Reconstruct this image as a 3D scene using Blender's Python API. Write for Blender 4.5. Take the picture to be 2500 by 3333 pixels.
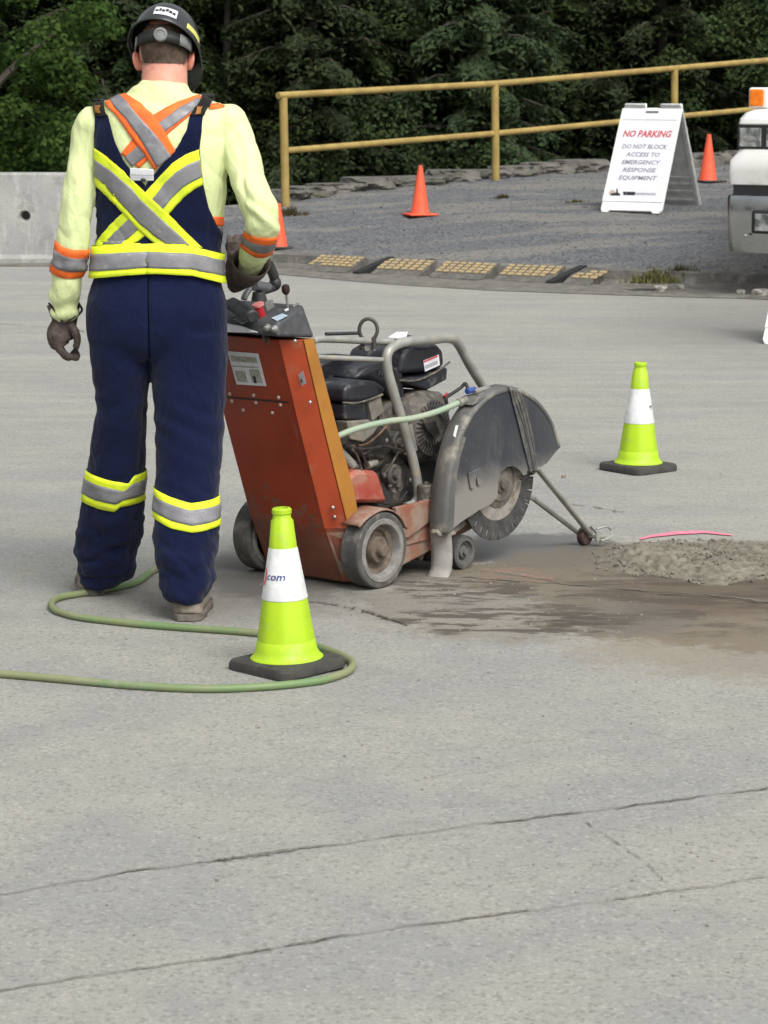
import bpy, bmesh, math, random
import numpy as np
from mathutils import Vector, Matrix, noise, Euler
from mathutils.bvhtree import BVHTree
R = math.radians
random.seed(7); rng = np.random.default_rng(7)
scene = bpy.context.scene
for o in list(bpy.data.objects): bpy.data.objects.remove(o)

# ---------------------------------------------------------------- camera, sky, sun, exposure
PITCH = R(9.57); FPX = 8400.0; CAMZ = 1.65
cam_d = bpy.data.cameras.new('camera'); cam = bpy.data.objects.new('camera', cam_d)
scene.collection.objects.link(cam); scene.camera = cam
cam.location = (0, 0, CAMZ); cam.rotation_euler = (math.pi/2 - PITCH, 0, 0)
cam_d.sensor_fit = 'VERTICAL'; cam_d.sensor_height = 24; cam_d.sensor_width = 24
cam_d.lens = FPX/3333*24; cam_d.clip_start = .1; cam_d.clip_end = 1000
cam_d.dof.use_dof = True; cam_d.dof.focus_distance = 8.6; cam_d.dof.aperture_fstop = 9
scene.view_settings.view_transform = 'Standard'; scene.view_settings.look = 'None'
scene.view_settings.exposure = 0.34; scene.view_settings.gamma = 1.0
SUN_EL, SUN_AZ = R(50), R(150)      # azimuth measured from +Y towards +X
world = bpy.data.worlds.new('World'); scene.world = world; world.use_nodes = True
wt = world.node_tree; wt.nodes.clear()
wo = wt.nodes.new('ShaderNodeOutputWorld'); wb = wt.nodes.new('ShaderNodeBackground')
sky = wt.nodes.new('ShaderNodeTexSky'); sky.sky_type = 'NISHITA'; sky.sun_disc = False
sky.sun_elevation = SUN_EL; sky.sun_rotation = SUN_AZ; sky.dust_density = 6; sky.air_density = 1.6; sky.ozone_density = .6
hs = wt.nodes.new('ShaderNodeHueSaturation'); hs.inputs['Saturation'].default_value = .22
wt.links.new(sky.outputs[0], hs.inputs['Color']); wt.links.new(hs.outputs[0], wb.inputs[0])
wb.inputs[1].default_value = .15; wt.links.new(wb.outputs[0], wo.inputs[0])
sd = bpy.data.lights.new('sun', 'SUN'); sd.energy = 1.1; sd.angle = R(28); sd.color = (1, .975, .93)
sun = bpy.data.objects.new('sun', sd); scene.collection.objects.link(sun)
sun_dir = Vector((math.sin(SUN_AZ)*math.cos(SUN_EL), math.cos(SUN_AZ)*math.cos(SUN_EL), math.sin(SUN_EL)))
sun.rotation_euler = sun_dir.to_track_quat('Z', 'Y').to_euler()

# ---------------------------------------------------------------- pixel -> world helpers (photo pixels, 2500 x 3333)
CF = Vector((0, math.cos(PITCH), -math.sin(PITCH))); CU = Vector((0, math.sin(PITCH), math.cos(PITCH)))
CC = Vector((0, 0, CAMZ))
def ray(px, py): return CF + Vector((1, 0, 0))*((px-1250)/FPX) - CU*((py-1666.5)/FPX)
def G(px, py, z=0.0):
    r = ray(px, py); return CC + r*((z-CAMZ)/r.z)
def PY(px, py, Y):
    r = ray(px, py); return CC + r*(Y/r.y)
def to_px(p):
    d = Vector(p)-CC; k = d.dot(CF); return 1250+FPX*d.x/k, 1666.5-FPX*d.dot(CU)/k
TH = R(40)
SF = Vector((math.sin(TH), math.cos(TH), 0)); SR = Vector((math.cos(TH), -math.sin(TH), 0))
SO = G(1245, 1915)
def S(px, py, u=None, v=None, z=None):          # point in the saw's own frame (u right, v forward, z up)
    r = ray(px, py); a = CC-SO
    if u is not None: t = (u-a.dot(SR))/r.dot(SR)
    elif v is not None: t = (v-a.dot(SF))/r.dot(SF)
    else: t = (z-a.z)/r.z
    p = a+r*t
    return Vector((p.dot(SR), p.dot(SF), p.z))

# ---------------------------------------------------------------- materials
def nt(m): return m.node_tree.nodes, m.node_tree.links
class NB:
    def __init__(s, m): s.n, s.l = nt(m)
    def node(s, t, **k):
        x = s.n.new(t)
        for a, b in k.items(): setattr(x, a, b)
        return x
    def inp(s, sock, v):
        if isinstance(v, bpy.types.NodeSocket): s.l.new(v, sock)
        elif v is not None: sock.default_value = v
    def coord(s, kind='Object'): return s.node('ShaderNodeTexCoord').outputs[kind]
    def mapping(s, vec, loc=(0,0,0), rot=(0,0,0), sc=(1,1,1), typ='POINT'):
        x = s.node('ShaderNodeMapping', vector_type=typ); s.inp(x.inputs[0], vec)
        x.inputs[1].default_value = loc; x.inputs[2].default_value = rot; x.inputs[3].default_value = sc
        return x.outputs[0]
    def noise(s, vec, scale, detail=4, rough=.55, dist=0):
        x = s.node('ShaderNodeTexNoise'); s.inp(x.inputs['Vector'], vec); x.inputs['Scale'].default_value = scale
        x.inputs['Detail'].default_value = detail; x.inputs['Roughness'].default_value = rough; x.inputs['Distortion'].default_value = dist
        return x.outputs['Fac']
    def voro(s, vec, scale, out='Distance', feature='F1'):
        x = s.node('ShaderNodeTexVoronoi', feature=feature); s.inp(x.inputs['Vector'], vec); x.inputs['Scale'].default_value = scale
        return x.outputs[out]
    def math(s, op, a, b=None, c=None, clamp=False):
        x = s.node('ShaderNodeMath', operation=op, use_clamp=clamp); s.inp(x.inputs[0], a); s.inp(x.inputs[1], b); s.inp(x.inputs[2], c)
        return x.outputs[0]
    def vlen(s, v):
        x = s.node('ShaderNodeVectorMath', operation='LENGTH'); s.inp(x.inputs[0], v); return x.outputs['Value']
    def mr(s, v, a, b, c=0., d=1., smooth=True):
        x = s.node('ShaderNodeMapRange', interpolation_type='SMOOTHSTEP' if smooth else 'LINEAR')
        s.inp(x.inputs[0], v); x.inputs[1].default_value = a; x.inputs[2].default_value = b; x.inputs[3].default_value = c; x.inputs[4].default_value = d
        return x.outputs[0]
    def mix(s, f, a, b, blend='MIX'):
        x = s.node('ShaderNodeMix', data_type='RGBA', blend_type=blend)
        s.inp(x.inputs[0], f); s.inp(x.inputs[6], rgba(a)); s.inp(x.inputs[7], rgba(b)); return x.outputs[2]
    def sep(s, v):
        x = s.node('ShaderNodeSeparateXYZ'); s.inp(x.inputs[0], v); return x.outputs
    def bump(s, h, strength=.3, dist=.01, normal=None):
        x = s.node('ShaderNodeBump'); x.inputs['Strength'].default_value = strength; x.inputs['Distance'].default_value = dist
        s.inp(x.inputs['Height'], h)
        if normal is not None: s.inp(x.inputs['Normal'], normal)
        return x.outputs[0]
def rgba(c):
    if isinstance(c, (tuple, list)) and len(c) == 3: return (*c, 1)
    return c
def newmat(name):
    m = bpy.data.materials.new(name); m.use_nodes = True
    return m, NB(m), m.node_tree.nodes['Principled BSDF']
def mat(name, col, col2=None, rough=.6, metal=0., nscale=6, amount=1., bump=.0, bscale=80, bdist=.004, dust=None, dust_amt=0., dust_scale=9, lo=.35, hi=.65, spec=None, coat=0):
    m, b, p = newmat(name); c = b.coord()
    col2 = col2 or tuple(x*.8 for x in col)
    f = b.mr(b.noise(c, nscale, 5), lo, hi)
    colr = b.mix(f, col, col2)
    rr = b.mr(b.noise(c, nscale*3, 3), .3, .7, max(0, rough-.08), min(1, rough+.1))
    if dust:
        f2 = b.mr(b.noise(c, dust_scale, 6, .65), .62-dust_amt*.4, .78-dust_amt*.3)
        colr = b.mix(f2, colr, dust); rr = b.math('MAXIMUM', rr, b.math('MULTIPLY', f2, .85))
    b.inp(p.inputs['Base Color'], colr); b.inp(p.inputs['Roughness'], rr); p.inputs['Metallic'].default_value = metal
    if spec is not None: p.inputs['Specular IOR Level'].default_value = spec
    if coat: p.inputs['Coat Weight'].default_value = coat
    if bump: b.inp(p.inputs['Normal'], b.bump(b.noise(c, bscale, 4, .6), bump, bdist))
    return m
def fabric(name, col, col2, weave=900, fold=.25):
    m, b, p = newmat(name); c = b.coord()
    f = b.mr(b.noise(c, 5, 5, .6), .3, .7)
    f3 = b.noise(c, 260, 2)
    cc = b.mix(b.math('MULTIPLY', f3, .35), b.mix(f, col, col2), tuple(x*.6 for x in col))
    b.inp(p.inputs['Base Color'], cc); p.inputs['Roughness'].default_value = .95; p.inputs['Specular IOR Level'].default_value = .15
    p.inputs['Sheen Weight'].default_value = .08
    rg = b.math('ABSOLUTE', b.math('SUBTRACT', b.noise(b.mapping(c, rot=(0, R(25), 0), sc=(1, 1, .45)), 15, 4, .55, .6), .5))
    h = b.math('ADD', b.noise(b.mapping(c, sc=(1, 1, .5)), 32, 5, .6), b.math('MULTIPLY', b.noise(c, weave, 1), .08)); h = b.math('ADD', h, b.math('MULTIPLY', rg, -3.2))
    b.inp(p.inputs['Normal'], b.bump(h, fold, .02))
    return m
M = {}
def setup_mats():
    M['shirt'] = fabric('shirt_fabric', (.70, .77, .41), (.64, .72, .37))
    M['navy'] = fabric('navy_cloth', (.0033, .0066, .031), (.0055, .0102, .041), fold=.3)
    M['black_cloth'] = fabric('black_cloth', (.012, .011, .012), (.02, .018, .018))
    M['yellow_tape'] = mat('yellow_tape', (.76, .90, .02), (.62, .74, .03), .75, nscale=16, bump=.3, bscale=40, bdist=.008)
    M['orange_tape'] = mat('orange_tape', (.92, .17, .02), (.74, .12, .02), .75, nscale=16, bump=.3, bscale=40, bdist=.008)
    M['silver_tape'] = mat('silver_tape', (.215, .215, .23), (.155, .155, .168), .42, metal=.0, nscale=13, bump=.35, bscale=22, bdist=.01, dust=(.28, .28, .29), dust_amt=.15, dust_scale=30)
    M['skin'] = mat('skin', (.60, .30, .22), (.52, .22, .155), .55, nscale=14, bump=.1, bscale=250, bdist=.001)
    M['hair'] = mat('hair', (.085, .055, .035), (.05, .032, .02), .8, nscale=60, bump=.6, bscale=300, bdist=.003)
    M['hat'] = mat('hat_shell', (.022, .024, .026), (.028, .03, .032), .32, nscale=8, coat=.15)
    M['plastic_dark'] = mat('dark_plastic', (.018, .019, .022), (.03, .03, .032), .5, nscale=20, bump=.15, bscale=150, bdist=.001)
    M['plastic_grey'] = mat('grey_plastic', (.20, .212, .212), (.15, .16, .16), .5, nscale=40)
    M['glove'] = mat('glove_leather', (.085, .062, .055), (.045, .032, .026), .85, nscale=28, bump=.6, bscale=90, bdist=.004)
    M['glove_trim'] = mat('glove_trim', (.012, .01, .01), None, .8)
    M['boot'] = mat('boot_leather', (.24, .21, .17), (.16, .135, .105), .85, nscale=30, bump=.4, bscale=120)
    M['sole'] = mat('boot_sole', (.07, .06, .05), (.16, .14, .12), .9, nscale=30)
    M['label_white'] = mat('label_white', (.72, .73, .76), (.62, .63, .66), .5, nscale=30)
    M['pale_yellow'] = mat('pale_yellow_label', (.62, .60, .18), (.5, .48, .12), .5, nscale=60)
    M['ink'] = mat('black_ink', (.02, .02, .022), None, .6)
    M['ink_grey'] = mat('grey_ink', (.16, .16, .19), None, .6)
    M['ink_soft'] = mat('soft_grey_ink', (.24, .24, .28), None, .6)
    M['ink_light'] = mat('light_grey_ink', (.36, .36, .39), None, .6)
    M['ink_red'] = mat('red_ink', (.58, .09, .10), None, .6)
    M['ink_blue'] = mat('blue_ink', (.03, .045, .22), None, .6)
    M['emblem'] = mat('emblem_thread', (.30, .12, .02), None, .8)
    M['saw_red'] = mat('saw_red_paint', (.185, .022, .006), (.145, .016, .005), .5, nscale=5, bump=.08, bscale=60, dust=(.16, .06, .035), dust_amt=.22, dust_scale=9)
    M['saw_orange'] = mat('saw_orange_paint', (.36, .052, .014), (.30, .042, .012), .45, nscale=8, bump=.08, bscale=60, dust=(.30, .12, .07), dust_amt=.2)
    M['saw_yellow'] = mat('saw_amber_paint', (.37, .16, .024), (.31, .13, .022), .45, nscale=8, bump=.05)
    M['saw_dusty'] = mat('dusty_red_paint', (.24, .075, .045), (.22, .11, .075), .75, nscale=9, bump=.2, bscale=90, dust=(.25, .19, .145), dust_amt=.5, dust_scale=14)
    M['engine_grey'] = mat('engine_grey', (.055, .052, .047), (.11, .10, .085), .7, nscale=18, bump=.5, bscale=60, bdist=.006, dust=(.19, .17, .14), dust_amt=.28, dust_scale=30)
    M['engine_plate'] = mat('engine_plate', (.19, .18, .16), (.13, .12, .10), .6, nscale=20, dust=(.24, .21, .165), dust_amt=.4)
    M['engine_dark'] = mat('engine_dark', (.012, .012, .012), (.03, .026, .022), .7, nscale=25, bump=.5, bscale=60, bdist=.006, dust=(.12, .10, .08), dust_amt=.2, dust_scale=24)
    M['plastic_navy'] = mat('black_engine_plastic', (.012, .013, .018), (.02, .022, .028), .42, nscale=12, bump=.12, bscale=120, bdist=.001, dust=(.10, .10, .10), dust_amt=.22, dust_scale=22)
    M['tube'] = mat('dusty_steel_tube', (.34, .345, .32), (.25, .255, .235), .5, metal=.25, nscale=14, bump=.15, bscale=120, bdist=.001, dust=(.34, .31, .25), dust_amt=.35, dust_scale=20)
    M['steel'] = mat('bare_steel', (.42, .42, .41), (.3, .3, .29), .4, metal=.7, nscale=30)
    M['tyre'] = mat('grey_rubber', (.055, .054, .052), (.085, .082, .077), .9, nscale=18, bump=.3, bscale=90, dust=(.15, .14, .125), dust_amt=.25, dust_scale=22)
    M['rim'] = mat('dusty_rim', (.24, .235, .22), (.16, .155, .145), .8, nscale=22, bump=.2, bscale=70)
    M['hub'] = mat('rusty_hub', (.095, .070, .050), (.145, .118, .09), .85, nscale=26, bump=.5, bscale=70, bdist=.004, dust=(.20, .17, .135), dust_amt=.25, dust_scale=20)
    M['hubcap_dark'] = mat('dusty_dark_rim', (.13, .127, .12), (.09, .088, .083), .85, nscale=26, bump=.4, bscale=70)
    M['blade'] = mat('blade_steel', (.055, .055, .058), (.09, .088, .085), .6, metal=.3, nscale=40, bump=.2, bscale=200, bdist=.001)
    M['blade_core'] = mat('blade_core', (.30, .28, .25), (.40, .38, .34), .55, metal=.3, nscale=30, dust=(.16, .10, .06), dust_amt=.35, dust_scale=24)
    M['rust'] = mat('rust_brown', (.11, .055, .03), (.19, .12, .08), .85, nscale=40, bump=.4, bscale=90)
    M['flap'] = mat('dusty_rubber_flap', (.33, .32, .30), (.24, .23, .215), .9, nscale=14, bump=.3, bscale=50)
    M['mud'] = mat('dried_slurry', (.27, .245, .205), (.14, .12, .095), .95, nscale=50, bump=.8, bscale=60, bdist=.01)
    M['hose'] = mat('garden_hose', (.125, .215, .085), (.205, .225, .115), .55, nscale=2.2, lo=.4, hi=.62, bump=.05, dust=(.27, .26, .19), dust_amt=.15, dust_scale=5)
    M['hose_pale'] = mat('pale_green_hose', (.26, .35, .25), (.32, .36, .27), .5, nscale=8)
    M['red'] = mat('red_plastic', (.42, .015, .02), (.35, .012, .016), .4)
    M['red_pale'] = mat('dusty_red_plastic', (.62, .22, .2), None, .5)
    M['blue'] = mat('blue_plastic', (.03, .07, .26), None, .5)
    M['blue_pale'] = mat('pale_blue_label', (.33, .45, .55), (.42, .5, .55), .5, nscale=60)
    M['cone_lime'] = mat('lime_cone_plastic', (.40, .60, .012), (.34, .53, .012), .5, nscale=7, bump=.08, dust=(.36, .44, .10), dust_amt=.14, dust_scale=14)
    M['cone_white'] = mat('cone_white_sleeve', (.68, .69, .69), (.58, .59, .60), .5, nscale=10, bump=.35, bscale=22, bdist=.01, dust=(.42, .42, .40), dust_amt=.08, dust_scale=25)
    M['cone_rubber'] = mat('cone_rubber', (.030, .029, .027), (.05, .048, .043), .85, nscale=20, bump=.25, bscale=120)
    M['cone_orange'] = mat('orange_cone_plastic', (.78, .088, .030), (.70, .10, .042), .6, nscale=12, bump=.1)
    M['barrier'] = None
    M['rail'] = mat('weathered_yellow_paint', (.35, .255, .075), (.27, .19, .055), .65, nscale=6, bump=.2, bscale=90, dust=(.26, .16, .06), dust_amt=.18, dust_scale=5)
    M['sign_white'] = mat('white_sign_plastic', (.84, .84, .85), (.80, .80, .81), .45, nscale=5)
    M['sign_sheet'] = mat('sign_sheet', (.74, .75, .80), (.70, .71, .77), .5, nscale=5)
    M['sign_back'] = mat('sign_back_plastic', (.55, .56, .55), (.45, .46, .45), .6, nscale=12)
    M['truck'] = mat('white_truck_paint', (.78, .78, .76), (.70, .70, .67), .32, nscale=3, coat=.35, dust=(.52, .50, .46), dust_amt=.12, dust_scale=12)
    M['chrome'] = mat('chrome', (.46, .465, .47), (.38, .385, .39), .20, metal=1.0, nscale=3)
    M['glass_dark'] = mat('dark_glass', (.02, .025, .03), None, .08)
    M['lens'] = mat('headlight_glass', (.55, .57, .57), (.12, .13, .13), .15, nscale=12, metal=.6)
    M['amber'] = mat('amber_lens', (.85, .22, .01), (.75, .16, .005), .3, nscale=40)
    M['black_trim'] = mat('black_trim', (.012, .012, .013), None, .6)
    M['ramp'] = mat('ramp_rubber', (.07, .068, .062), (.11, .106, .096), .9, nscale=14, bump=.3, bscale=60, dust=(.17, .16, .135), dust_amt=.3)
    M['ramp_yellow'] = mat('worn_yellow', (.42, .31, .15), (.28, .23, .14), .85, nscale=30, bump=.2)
    M['rock'] = mat('edge_rock', (.155, .148, .13), (.095, .09, .08), .95, nscale=4, bump=.9, bscale=14, bdist=.04, dust=(.09, .10, .05), dust_amt=.15, dust_scale=4)
    M['pebble'] = mat('pebble', (.30, .29, .26), (.38, .36, .32), .9, nscale=10, bump=.4, bscale=60)
    M['kerb'] = mat('kerb_concrete', (.165, .158, .14), (.11, .106, .095), .95, nscale=5, bump=.8, bscale=30, bdist=.02, dust=(.24, .23, .205), dust_amt=.25, dust_scale=7)
    M['bark'] = mat('bark', (.07, .06, .05), (.045, .038, .03), .95, nscale=10, bump=.8, bscale=30, bdist=.03)
    M['pink'] = mat('pink_marking_paint', (.78, .16, .26), (.72, .24, .30), .75, nscale=40, bump=.2)
    M['pink_faint'] = mat('faint_red_paint', (.42, .16, .12), (.33, .20, .16), .85, nscale=40)

def leafmat(name, ca, cb, cc):
    m, b, p = newmat(name); n, l = b.n, b.l
    geo = b.node('ShaderNodeNewGeometry'); oi = b.node('ShaderNodeObjectInfo')
    rnd = geo.outputs['Random Per Island']
    big = b.noise(b.coord(), .9, 3)
    cr = b.mix(rnd, ca, cb); cr = b.mix(b.mr(big, .42, .62), cr, b.mix(rnd, cb, cc))
    hsn = b.node('ShaderNodeHueSaturation'); b.inp(hsn.inputs['Color'], cr)
    b.inp(hsn.inputs['Value'], b.math('MULTIPLY_ADD', oi.outputs['Random'], .5, .75))
    b.inp(hsn.inputs['Hue'], b.math('MULTIPLY_ADD', oi.outputs['Random'], .03, .485))
    d = b.node('ShaderNodeBsdfDiffuse'); t = b.node('ShaderNodeBsdfTranslucent'); mx = b.node('ShaderNodeMixShader')
    b.inp(d.inputs[0], hsn.outputs[0]); b.inp(t.inputs[0], hsn.outputs[0]); mx.inputs[0].default_value = .45
    l.new(d.outputs[0], mx.inputs[1]); l.new(t.outputs[0], mx.inputs[2])
    n.remove(p); l.new(mx.outputs[0], n['Material Output'].inputs[0])
    return m
setup_mats()

# saw cowl: paint worn and spattered with slurry towards the ground
m, b, p = newmat('saw_cowl_paint'); c = b.coord(); z = b.sep(c)[2]
col = b.mix(b.mr(b.noise(c, 4, 5), .35, .65), (.30, .037, .008), (.24, .028, .007))
n1 = b.noise(c, 26, 7, .72); low = b.mr(z, .05, .42, 1, 0)
k = b.mr(b.math('ADD', n1, b.math('MULTIPLY', low, .27)), .60, .70)
col = b.mix(b.math('MULTIPLY', k, .75), col, (.17, .085, .055))
k2 = b.mr(b.math('ADD', b.noise(b.mapping(c, loc=(3, 1, 2)), 9, 6, .65), b.math('MULTIPLY', low, .18)), .56, .72)
col = b.mix(b.math('MULTIPLY', k2, .38), col, (.10, .03, .018))
k3 = b.mr(b.noise(b.mapping(c, sc=(3, 3, .7)), 7, 5, .6), .64, .74); col = b.mix(b.math('MULTIPLY', k3, .28), col, (.30, .11, .07))
b.inp(p.inputs['Base Color'], col); b.inp(p.inputs['Roughness'], b.math('MULTIPLY_ADD', k, .4, .42)); b.inp(p.inputs['Normal'], b.bump(n1, .15, .003)); M['saw_red'] = m
# ---------------------------------------------------------------- object helpers
def wmat(o):
    m = Matrix.Translation(o.location) @ o.rotation_euler.to_matrix().to_4x4() @ Matrix.Diagonal((*o.scale, 1))
    return wmat(o.parent) @ m if o.parent else m
def tag(o, label=None, cat=None, group=None, kind=None):
    if label: o['label'] = label
    if cat: o['category'] = cat
    if group: o['group'] = group
    if kind: o['kind'] = kind
    return o
def empty(name, loc, rz=0, label=None, cat=None, group=None):
    o = bpy.data.objects.new(name, None); scene.collection.objects.link(o)
    o.location = loc; o.rotation_euler = (0, 0, rz); o.empty_display_size = .2
    return tag(o, label, cat, group)
def obj(name, bm, m, parent=None, local=False, smooth=35, bevel=0, bseg=2, solid=0):
    if parent is not None and not local: bm.transform(wmat(parent).inverted())
    me = bpy.data.meshes.new(name); bm.to_mesh(me); bm.free()
    me.materials.append(M[m] if isinstance(m, str) else m)
    if smooth:
        me.shade_smooth(); me.set_sharp_from_angle(angle=R(smooth))
    o = bpy.data.objects.new(name, me); scene.collection.objects.link(o)
    if parent is not None: o.parent = parent
    if solid:
        s = o.modifiers.new('s', 'SOLIDIFY'); s.thickness = solid; s.offset = 0
    if bevel:
        b = o.modifiers.new('b', 'BEVEL'); b.width = bevel; b.segments = bseg; b.limit_method = 'ANGLE'; b.angle_limit = R(40)
    return o
def from_mesh(me):
    bm = bmesh.new(); bm.from_mesh(me); return bm
def BM(): return bmesh.new()
def addmesh(bm, verts, faces):
    vs = [bm.verts.new(v) for v in verts]
    for f in faces:
        try: bm.faces.new([vs[i] for i in f])
        except ValueError: pass
    return vs
def box(bm, x0, x1, y0, y1, z0, z1, mtx=None):
    v = [Vector((x, y, z)) for z in (z0, z1) for x, y in ((x0,y0),(x1,y0),(x1,y1),(x0,y1))]
    if mtx: v = [mtx @ a for a in v]
    return addmesh(bm, v, [(3,2,1,0),(4,5,6,7),(0,1,5,4),(1,2,6,5),(2,3,7,6),(3,0,4,7)])
def hexa(bm, v):     # v: 4 bottom, 4 top
    return addmesh(bm, [Vector(a) for a in v], [(3,2,1,0),(4,5,6,7),(0,1,5,4),(1,2,6,5),(2,3,7,6),(3,0,4,7)])
def prism(bm, pts, ext):     # planar outline (3D points) extruded by the vector ext
    n = len(pts); e = Vector(ext)
    v = [Vector(p) for p in pts]+[Vector(p)+e for p in pts]
    f = [tuple(range(n))[::-1], tuple(range(n, 2*n))]+[(i, (i+1) % n, n+(i+1) % n, n+i) for i in range(n)]
    addmesh(bm, v, f); bmesh.ops.recalc_face_normals(bm, faces=bm.faces[:])
def spline(pts, n=8):       # Catmull-Rom through points
    P = [Vector(p) for p in pts]; out = []
    for i in range(len(P)-1):
        a = P[i-1] if i else P[0]*2-P[1]; b, c = P[i], P[i+1]; d = P[i+2] if i+2 < len(P) else P[-1]*2-P[-2]
        for k in range(n):
            t = k/n
            out.append(.5*((2*b)+(c-a)*t+(2*a-5*b+4*c-d)*t*t+(3*b-a-3*c+d)*t**3))
    out.append(P[-1]); return out
def tube(bm, pts, r, seg=10, caps=True, rr=None, flat=None):
    P = [Vector(p) for p in pts]; n = len(P); rings = []
    up = Vector((0, 0, 1)); t0 = (P[1]-P[0]).normalized()
    if abs(t0.dot(up)) > .95: up = Vector((0, 1, 0))
    side = t0.cross(up).normalized()
    for i in range(n):
        t = (P[min(i+1, n-1)]-P[max(i-1, 0)]).normalized()
        side = (side - t*side.dot(t)).normalized(); b = t.cross(side)
        q = rr[i] if rr else r
        ring = [bm.verts.new(P[i]+side*math.cos(2*math.pi*k/seg)*q+b*math.sin(2*math.pi*k/seg)*q*(flat or 1)) for k in range(seg)]
        rings.append(ring)
    for a, b in zip(rings, rings[1:]):
        for k in range(seg): bm.faces.new((a[k], a[(k+1) % seg], b[(k+1) % seg], b[k]))
    if caps: bm.faces.new(rings[0][::-1]); bm.faces.new(rings[-1])
def lathe(bm, prof, mtx=None, seg=40, cap0=True, cap1=True, fn=None, arc=None):
    mtx = mtx or Matrix.Identity(4); rings = []
    a0, a1 = arc or (0, 2*math.pi); full = arc is None; n = seg if full else seg+1
    for r, z in prof:
        rings.append([bm.verts.new(mtx @ (fn(r, a0+(a1-a0)*k/seg, z) if fn else Vector((r*math.cos(a0+(a1-a0)*k/seg), r*math.sin(a0+(a1-a0)*k/seg), z)))) for k in range(n)])
    for a, b in zip(rings, rings[1:]):
        for k in range(seg): bm.faces.new((a[k], a[(k+1) % n], b[(k+1) % n], b[k]))
    if full and cap0: bm.faces.new(rings[0][::-1])
    if full and cap1: bm.faces.new(rings[-1])
def ellipsoid(bm, c, r, rot=None, u=24, v=14):
    m = Matrix.Translation(c) @ (rot or Matrix.Identity(3)).to_4x4() @ Matrix.Diagonal((*r, 1))
    bmesh.ops.create_uvsphere(bm, u_segments=u, v_segments=v, radius=1, matrix=m)
def loft(bm, rings, seg=28, pw=2.0):      # rings: (centre, half width, half depth); frames follow the path, depth stays near +Y
    P = [Vector(r[0]) for r in rings]; n = len(P); out = []
    for i in range(n):
        t = (P[min(i+1, n-1)]-P[max(i-1, 0)]).normalized()
        side = Vector((0, 1, 0)).cross(t)
        if side.length < .3: side = Vector((1, 0, 0)) - t*t.x
        side.normalize(); dep = t.cross(side).normalized()
        if side.x < 0: side = -side; dep = -dep
        w, d = rings[i][1], rings[i][2]; ring = []
        for k in range(seg):
            a = 2*math.pi*k/seg; c, s = math.cos(a), math.sin(a)
            c = math.copysign(abs(c)**(2/pw), c); s = math.copysign(abs(s)**(2/pw), s)
            ring.append(bm.verts.new(P[i]+side*c*w+dep*s*d))
        out.append(ring)
    for a, b in zip(out, out[1:]):
        for k in range(seg): bm.faces.new((a[k], a[(k+1) % seg], b[(k+1) % seg], b[k]))
    bm.faces.new(out[0][::-1]); bm.faces.new(out[-1])
    bmesh.ops.recalc_face_normals(bm, faces=bm.faces[:])
def smooth_rings(rings, n=4):
    A = [Vector((*r[0], )) for r in rings]; C = spline(A, n)
    W = spline([Vector((r[1], r[2], 0)) for r in rings], n)
    return [(c, max(.004, w.x), max(.004, w.y)) for c, w in zip(C, W)]
def remesh(bm, vox, smooth=6):
    me = bpy.data.meshes.new('tmp'); bm.to_mesh(me); bm.free()
    o = bpy.data.objects.new('tmp', me); scene.collection.objects.link(o)
    r = o.modifiers.new('r', 'REMESH'); r.mode = 'VOXEL'; r.voxel_size = vox; r.use_smooth_shade = True
    s = o.modifiers.new('s', 'SMOOTH'); s.factor = .5; s.iterations = smooth
    dg = bpy.context.evaluated_depsgraph_get(); dg.update()
    m2 = bpy.data.meshes.new_from_object(o.evaluated_get(dg))
    bpy.data.objects.remove(o); bpy.data.meshes.remove(me)
    b2 = from_mesh(m2); bpy.data.meshes.remove(m2); return b2
def displace(bm, fn):
    bm.normal_update()
    for v, d in [(v, fn(v.co, v.normal)) for v in bm.verts]: v.co += v.normal*d
def text_bm(s, size, mtx, bold=0, shear=0, ext=.0006, spacing=1, align='CENTER', sx=1):
    c = bpy.data.curves.new('t', 'FONT'); c.body = s; c.size = size; c.align_x = align; c.offset = bold; c.shear = shear
    c.extrude = ext; c.space_character = spacing; c.resolution_u = 2
    o = bpy.data.objects.new('t', c); scene.collection.objects.link(o)
    dg = bpy.context.evaluated_depsgraph_get(); dg.update()
    me = bpy.data.meshes.new_from_object(o.evaluated_get(dg)); bpy.data.objects.remove(o); bpy.data.curves.remove(c)
    bm = from_mesh(me); bpy.data.meshes.remove(me)
    bm.transform(mtx @ Matrix.Diagonal((sx, 1, 1, 1))); return bm
def join_bm(a, b):
    me = bpy.data.meshes.new('j'); b.to_mesh(me); b.free(); a.from_mesh(me); bpy.data.meshes.remove(me)
def interp(pl, x):
    if x <= pl[0][0]: return pl[0][1]
    for (a, b), (c, d) in zip(pl, pl[1:]):
        if x <= c: return b+(d-b)*(x-a)/(c-a)
    return pl[-1][1]
def resample(pl, n):
    P = [Vector((a, b)) for a, b in pl]; L = [0]
    for a, b in zip(P, P[1:]): L.append(L[-1]+(b-a).length)
    out = []
    for i in range(n+1):
        d = L[-1]*i/n; k = 0
        while k < len(L)-2 and L[k+1] < d: k += 1
        t = (d-L[k])/max(1e-9, L[k+1]-L[k]); out.append(P[k].lerp(P[k+1], min(1, t)))
    return out
def copy_tree(o, parent=None, name=None):
    c = o.copy(); scene.collection.objects.link(c)
    if parent: c.parent = parent
    for ch in [x for x in bpy.data.objects if x.parent == o and x != c]: copy_tree(ch, c)
    return c
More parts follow.
